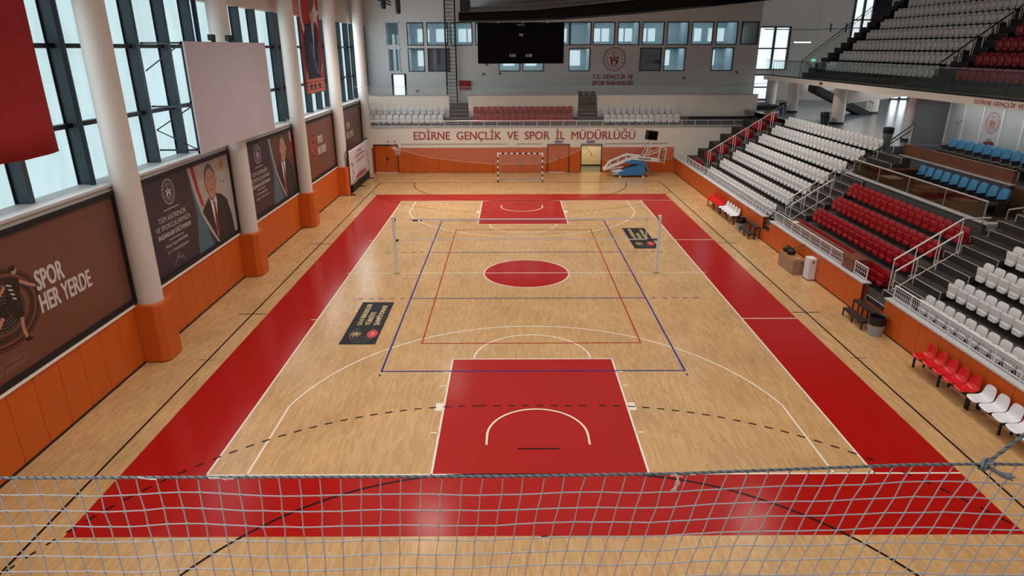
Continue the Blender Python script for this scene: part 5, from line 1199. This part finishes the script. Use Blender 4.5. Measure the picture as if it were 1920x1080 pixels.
# team benches: five moulded seats on a beam
def team_bench(label, y_far, colour, pitch=.475, group='five-seat team benches along the orange court wall'):
    t = thing('team_bench', label, 'bench', (11.5, y_far, 0), group)
    L = pitch*5; xs = (11.36, 11.68)
    b = MB()
    for x in xs: b.box(x-.022, x+.022, y_far-L-.02, y_far+.02, .385, .43)
    for i in range(3): y = y_far-L*i/2; b.box(11.33, 11.71, y-.02, y+.02, .39, .425)
    b.build('beam', BLACK_STEEL, t)
    for i in range(3):
        y = y_far-L*i/2
        for x in xs: b = MB(); b.box(x-.024, x+.024, y-.024, y+.024, 0, .385); b.build('leg', BLACK_STEEL, t)
    prof = [(-.255, -.035, .36), (-.22, .0, .40), (-.12, -.005, .42), (.0, -.012, .42), (.10, .0, .415), (.165, .045, .40), (.20, .12, .39), (.225, .23, .375), (.245, .33, .33), (.252, .37, .25)]
    for i in range(5):
        yc = y_far-pitch*(i+.5); nb = 9; vs = []
        for (dx, dz, w) in prof:
            for j in range(nb):
                u = -1+2*j/(nb-1); cup = .035*abs(u)**2.6; vs.append((11.47+dx-(cup if dz > .08 else 0), yc+u*w*.56, .455+dz+(cup if dz <= .08 else 0)))
        fs = [(a*nb+j, a*nb+j+1, (a+1)*nb+j+1, (a+1)*nb+j) for a in range(len(prof)-1) for j in range(nb-1)]
        b = MB(); b.add(vs, fs); o = b.build('seat_shell', colour, t, smooth=True); o.modifiers.new('th', 'SOLIDIFY').thickness = .012; sd = o.modifiers.new('sub', 'SUBSURF'); sd.levels = 1; sd.render_levels = 1
    return t
SHR = mat('glossy_red_seat_shell', (206, 16, 20), .25, var=.03); SHW = mat('glossy_white_seat_shell', (226, 224, 228), .25, var=.03)
team_bench('five red moulded seats on a black beam, far pair of team benches', 12.80, SHR)
team_bench('five white moulded seats on a black beam, far pair of team benches', 10.32, SHW)
team_bench('five red moulded seats on a black beam, near pair of team benches', -8.84, SHR)
team_bench('five white moulded seats on a black beam, near pair of team benches', -11.29, SHW)
# two-step wooden benches
def step_bench(label, yf, yn):
    t = thing('step_bench', label, 'bench', (11.6, (yf+yn)/2, 0), 'black two-step benches')
    SLAT = mat('black_brown_slat', (52, 42, 36), .5, var=.1)
    for x0, x1, z, nm in ((11.18, 11.46, .30, 'low_seat'), (11.49, 11.73, .62, 'high_seat')):
        b = MB(); 
        for k in range(3): w = (x1-x0)/3; b.box(x0+w*k+.006, x0+w*(k+1)-.006, yn, yf, z-.03, z)
        b.build(nm, SLAT, t)
        for y in (yf-.03, (yf+yn)/2, yn+.03):
            for x in (x0+.02, x1-.02):
                b = MB(); b.box(x-.018, x+.018, y-.018, y+.018, 0, z-.03); b.build('leg', BLACK_STEEL, t)
        b = MB(); b.box(x0, x1, yn, yn+.035, z-.07, z-.03); b.box(x0, x1, yf-.035, yf, z-.07, z-.03); b.box(x0, x0+.03, yn, yf, z-.07, z-.03); b.build('frame', BLACK_STEEL, t)
    return t
step_bench('black two-step bench by the far dark opening in the orange wall', 6.5, 5.05)
step_bench('black two-step bench by the near dark opening in the orange wall', -4.75, -6.08)
# wooden box with black bags, white cabinet
t = thing('wooden_chest', 'low grey-brown wooden chest against the orange wall carrying black bags', 'chest', (11.45, .35, 0))
BOXW = woodgrain_mat('grey_brown_board', (142, 108, 88), (172, 136, 112), 'z')
b = MB(); b.box(11.15, 11.72, -.38, 1.15, 0, .62); b.build('body', BOXW, t)
b = MB(); b.box(11.17, 11.70, -.36, 1.13, .62, .635); b.build('top', woodgrain_mat('brown_board_top', (150, 96, 48), (184, 124, 70), 'y'), t)
b = MB(); b.tube((11.52, -.382, .52), (11.52, -.37, .52), .03, 12); b.build('hole', BLACK, t)
for i, (y, sx, lab) in enumerate(((.95, .17, 'round black bag on the far end of the wooden chest'), (.53, .16, 'black bag on the wooden chest beside the white sticker'))):
    q = thing('sports_bag', lab, 'bag', (11.42, y, .635), 'black bags on the wooden chest')
    b = MB(); b.lathe((11.40, y, 0), [(sx*.9, .636), (sx*1.1, .70), (sx, .80), (sx*.5, .85), (.02, .86)], 18); rnd = random.Random(i); b.v = [v+Vector((rnd.uniform(-.015,.015), rnd.uniform(-.015,.015), rnd.uniform(0,.01))) for v in b.v]; b.build('body', BLACK, q, smooth=True)
    b = MB(); b.path([(11.3, y, .82), (11.38, y+.02, .93), (11.5, y, .83)], .014, 6); b.build('strap', BLACK, q)
q = thing('flag_stick', 'thin black stick leaning up from the bags on the chest', 'stick', (11.5, .5, .7)); b = MB(); b.tube((11.44, .45, .90), (11.74, .05, 1.22), .015, 8); b.build('shaft', BLACK, q); b = MB(); b.tube((11.38, .53, .835), (11.45, .44, .91), .028, 8); b.build('grip', BLACK, q)
q = thing('small_dish', 'small pale dish at the near end of the wooden chest top', 'dish', (11.4, -.2, .635)); b = MB(); b.lathe((11.40, -.18, 0), [(.05, .636), (.09, .66), (.085, .665), (.04, .645)], 16); b.build('bowl', mat('dull_metal_dish', (176, 166, 150), .35, .4), q, smooth=True); b = MB(); b.box(11.36, 11.44, -.2, -.16, .645, .67); b.build('contents', WHITE_METAL, q)
t = thing('white_cabinet', 'narrow white cabinet with a round black lock beside the wooden chest', 'cabinet', (11.68, -.88, 0))
b = MB(); b.box(11.50, 11.80, -1.08, -.62, .03, .92); b.build('body', WHITE_METAL, t, bevel=.012)
b = MB(); b.box(11.51, 11.79, -1.07, -.63, .0, .03); b.build('plinth', BLACK, t)
b = MB(); b.box(11.495, 11.50, -1.06, -.64, .06, .90); b.build('door', SHW, t)
b = MB(); b.tube((11.66, -1.082, .78), (11.66, -1.10, .78), .035, 14); b.build('lock', BLACK, t)
# scorer's desk behind the red block railing
t = thing('scorer_desk', 'long brown wooden desk behind the railing in front of the red seats', 'desk', (12.3, .9, tread(0)))
b = MB(); b.box(12.12, 12.5, -2.55, 3.0, 1.50, 1.545); b.build('desktop', WALNUT, t); b = MB(); b.box(12.12, 12.15, -2.55, 3.0, tread(0), 1.50); b.build('front_panel', WALNUT, t)
for y in (-2.5, .2, 2.95): b = MB(); b.box(12.15, 12.48, y-.02, y+.02, tread(0), 1.5); b.build('leg', WALNUT, t)
t = thing('commentary_desk', 'short brown wooden desk filling the gap in the railing', 'desk', (12.2, -3.1, 1.18))
b = MB(); b.box(11.95, 12.45, -3.50, -2.68, 1.18, 1.62); b.build('body', WALNUT, t); b = MB(); b.box(11.92, 12.48, -3.52, -2.64, 1.62, 1.66); b.build('desktop', WALNUT, t)
b = MB(); b.box(12.15, 12.4, 2.35, 2.62, 1.546, 1.556); tag(b.build('paper_sheet', mat('white_paper', (232, 228, 220), .7)), 'white paper sheet lying on the long brown scorer desk', 'paper')
b = MB(); b.box(11.80, 11.94, 6.6, 7.15, 1.176, 1.19); tag(b.build('notice_card', mat('white_blue_card', (214, 222, 240), .5)), 'pale card lying on the ledge below the far white seats', 'card')
b = MB(); b.lathe((13.62, -6.45, 0), [(.035, tread(1)+.0), (.05, tread(1)+.12)], 12); tag(b.build('paper_cup', mat('grey_paper_cup', (170, 166, 160), .6), smooth=True), 'small grey paper cup left on the near stairs', 'cup')

# ------------------------------------------------------------------ safety nets
def strand_tube(mb, pts, r): mb.path(pts, r, 4)
# far net, hanging behind the far goal with a sagging lower edge
t = thing('safety_net', 'wide pale safety net hanging in front of the far wall and its seats', 'net', (1, 23.05, 1))
low = [(-11.2, 3.3), (-8.93, 1.84), (-6.67, 1.27), (-3.59, .95), (-1.78, .82), (1.84, .81), (2.84, 1.09), (4.54, 1.83), (5.0, 1.75), (6.3, 1.1), (8.5, .85), (10.2, 1.05), (11.35, 1.1)]
rgt = [(13.55, 6.32), (12.9, 5.7), (12.5, 4.4), (12.24, 3.68), (11.35, 1.1)]
def lowz(x):
    for (a, b) in zip(low[:-1], low[1:]):
        if a[0] <= x <= b[0]: return a[1]+(b[1]-a[1])*(x-a[0])/(b[0]-a[0])
    return 1.1+(x-11.35)*2.3
def rightx(z):
    for (a, b) in zip(rgt[:-1], rgt[1:]):
        if b[1] <= z <= a[1]: return b[0]+(a[0]-b[0])*(z-b[1])/(a[1]-b[1])
    return 11.35
b = MB(); x = -11.2; yv = lambda x, z: 23.05+.12*math.sin(x*.6)*(6.4-z)/5
while x < 13.4:
    z0 = max(lowz(x), .3); z1 = 6.36; 
    if x > 11.35: z0 = next(z for z in [1.1+.1*i for i in range(60)] if rightx(z) >= x)
    n = 4; b.path([(x+.1*(1-j/n)*math.sin(x), yv(x, z0+(z1-z0)*j/n), z0+(z1-z0)*j/n) for j in range(n+1)], .0042, 3); x += .12
z = .9
while z < 6.3:
    seg = []; x = -11.2
    xr = rightx(z)
    while x <= xr+.01:
        if lowz(x) <= z: seg.append((x, yv(x, z), z))
        else:
            if len(seg) > 1: b.path(seg, .0042, 3)
            seg = []
        x += .4
    if len(seg) > 1: b.path(seg, .0042, 3)
    z += .12
b.build('mesh', mat('pale_net_cord', (222, 220, 214), .8), t)
b = MB(); b.path([(-12, 23.05, 6.4), (0, 23.05, 6.36), (13.55, 23.05, 6.33), (19.3, 23.6, 6.6)], .014, 5); b.build('top_rope', GREY_METAL, t)
b = MB(); b.path([(x, yv(x, z), z) for x, z in low], .012, 5); b.path([(x, 23.05, z) for x, z in rgt], .008, 5); b.build('edge_cord', mat('pale_net_rope', (214, 206, 196), .8), t)
b = MB(); b.path([(4.7, 22.95, 1.9), (5.0, 22.95, 2.02), (5.35, 22.95, 1.62), (5.4, 22.95, 1.5)], .02, 5); b.lathe((5.38, 22.95, 0), [(.03, 1.38), (.05, 1.45), (.02, 1.52)], 8); b.build('tie_cord', mat('dull_grey_cord', (120, 112, 104), .8), t)
b = MB(); rnd = random.Random(4)
for i in range(12): b.path([(-9.75+rnd.uniform(0,.9), 22.95, 2.1), (-9.4+rnd.uniform(0,.6), 22.93, 1.85+rnd.uniform(-.1,.1)), (-9.15+rnd.uniform(-.1,.15), 22.95, 1.5+rnd.uniform(-.05,.15))], .008, 4)
b.build('bunched_mesh', mat('pale_net_cord', (222, 220, 214), .8), t)
# near net across the bottom of the view
NY = -23.07
t = thing('near_safety_net', 'close grey safety net hanging from a taut rope in front of the camera', 'net', (0, NY, 6))
def ropez(x):
    p = [(-6, 6.61), (-.63, 6.61), (.38, 6.625), (1.07, 6.655), (1.7, 6.68), (2.16, 6.685), (2.39, 6.68), (6, 6.66)]
    for a, c in zip(p[:-1], p[1:]):
        if a[0] <= x <= c[0]: return a[1]+(c[1]-a[1])*(x-a[0])/(c[0]-a[0])
    return 6.6
rn = random.Random(11)
NC, NR, CELL = 92, 40, .121
def shear(x): return -.07 + .40*max(0, min(1, (x+3.4)/5.5))
KN = {}
for i in range(NC):
    for j in range(NR):
        x = -5.4+CELL*i; d = CELL*.93*j + (.012 if j else 0)
        dx = -shear(x)*min(d, 1.6)
        KN[i, j] = Vector((x+dx+rn.uniform(-.005,.005), NY+.03*math.sin(d*2+x)*min(d,1)+rn.uniform(-.004,.004), ropez(x)-d-.006*math.sin(i*.7)*(j>0)+(.025*math.exp(-((x+2.65)/.25)**2) if j else 0)))
b = MB()
for i in range(NC): b.path([KN[i, j] for j in range(NR)], .0039, 4)
for j in range(1, NR): b.path([KN[i, j] for i in range(NC)], .0039, 4)
for i in range(NC):
    for j in range(1, 14):
        p = KN[i, j]; b.tube(p-Vector((.006,0,.006)), p+Vector((.006,0,.006)), .0062, 5)
b.build('mesh', mat('grey_white_net_cord', (176, 178, 186), .75), t)
def twisted(mb, pts, r, pitch):
    # three-strand twist along a polyline
    pts = [Vector(p) for p in pts]; L = sum((q-p).length for p, q in zip(pts[:-1], pts[1:])); n = int(L/(pitch/8)); acc = [0]
    for p, q in zip(pts[:-1], pts[1:]): acc.append(acc[-1]+(q-p).length)
    for s in range(3):
        out = []
        for i in range(n+1):
            d = L*i/n; k = max(j for j in range(len(pts)-1) if acc[j] <= d+1e-9); f_ = (d-acc[k])/max(acc[k+1]-acc[k], 1e-9); c = pts[k].lerp(pts[k+1], min(f_, 1)); dr = (pts[k+1]-pts[k]).normalized(); a = Vector((0,1,0)); a = (a-dr*a.dot(dr)).normalized(); bb = dr.cross(a); th = 2*math.pi*(d/pitch+s/3)
            out.append(c+(a*math.cos(th)+bb*math.sin(th))*r*.5)
        mb.path(out, r*.55, 5, s % 2)
ROPE = (mat('grey_green_rope_strand', (128, 136, 144), .8, var=.3, vscale=60), mat('dark_rope_strand', (80, 88, 96), .85, var=.3, vscale=60))
b = MB(); twisted(b, [(x, NY, ropez(x)+.004) for x in (-5.4, -2.5, -.63, .38, 1.07, 1.7, 2.16, 2.39, 5.2)], .0095, .05); b.build('top_rope', ROPE, t, smooth=True)
b = MB(); twisted(b, [(2.16, NY, 6.69), (2.35, NY, 6.905), (3.4, NY-.1, 8.1)], .011, .05); b.build('guy_rope', ROPE, t, smooth=True)
b = MB(); kc = Vector((2.16, NY-.004, 6.686)); rk = random.Random(3)
for s in range(4): b.path([kc+Vector((.03*math.cos(a*1.0+s), .022*math.sin(a*1.3+s*2), .026*math.sin(a+s*1.4))) for a in [i*.45 for i in range(15)]], .011, 6, s % 2)
b.build('knot', ROPE, t, smooth=True)
b = MB(); b.path([(2.17, NY-.01, 6.675), (2.22, NY-.02, 6.648), (2.27, NY-.02, 6.622), (2.31, NY-.02, 6.612)], [.012, .013, .018, .022], 7, 0)
for i in range(9): b.path([(2.285, NY-.02, 6.62), (2.325+rk.uniform(-.01,.02), NY-.02+rk.uniform(-.02,.02), 6.60+rk.uniform(-.02,.025))], .006, 4, i % 2)
b.build('frayed_end', ROPE, t, smooth=True)
b = MB()
for x0, n in ((-2.75, 7), (-2.35, 8), (.35, 6)):
    for i in range(n): x = x0+rn.uniform(-.08,.08); b.path([(x, NY-.008, ropez(x)), (x+rn.uniform(-.05,.05), NY-.012, ropez(x)+rn.uniform(-.01,.03))], .003, 4)
for i in range(7): b.path([(.345+rn.uniform(-.01,.01), NY-.012, 6.62), (.35+rn.uniform(-.015,.015), NY-.016, 6.57), (.33+rn.uniform(-.02,.02), NY-.016, 6.52)], .003, 4)
b.build('tie_string', mat('pale_net_cord', (222, 220, 214), .8), t)
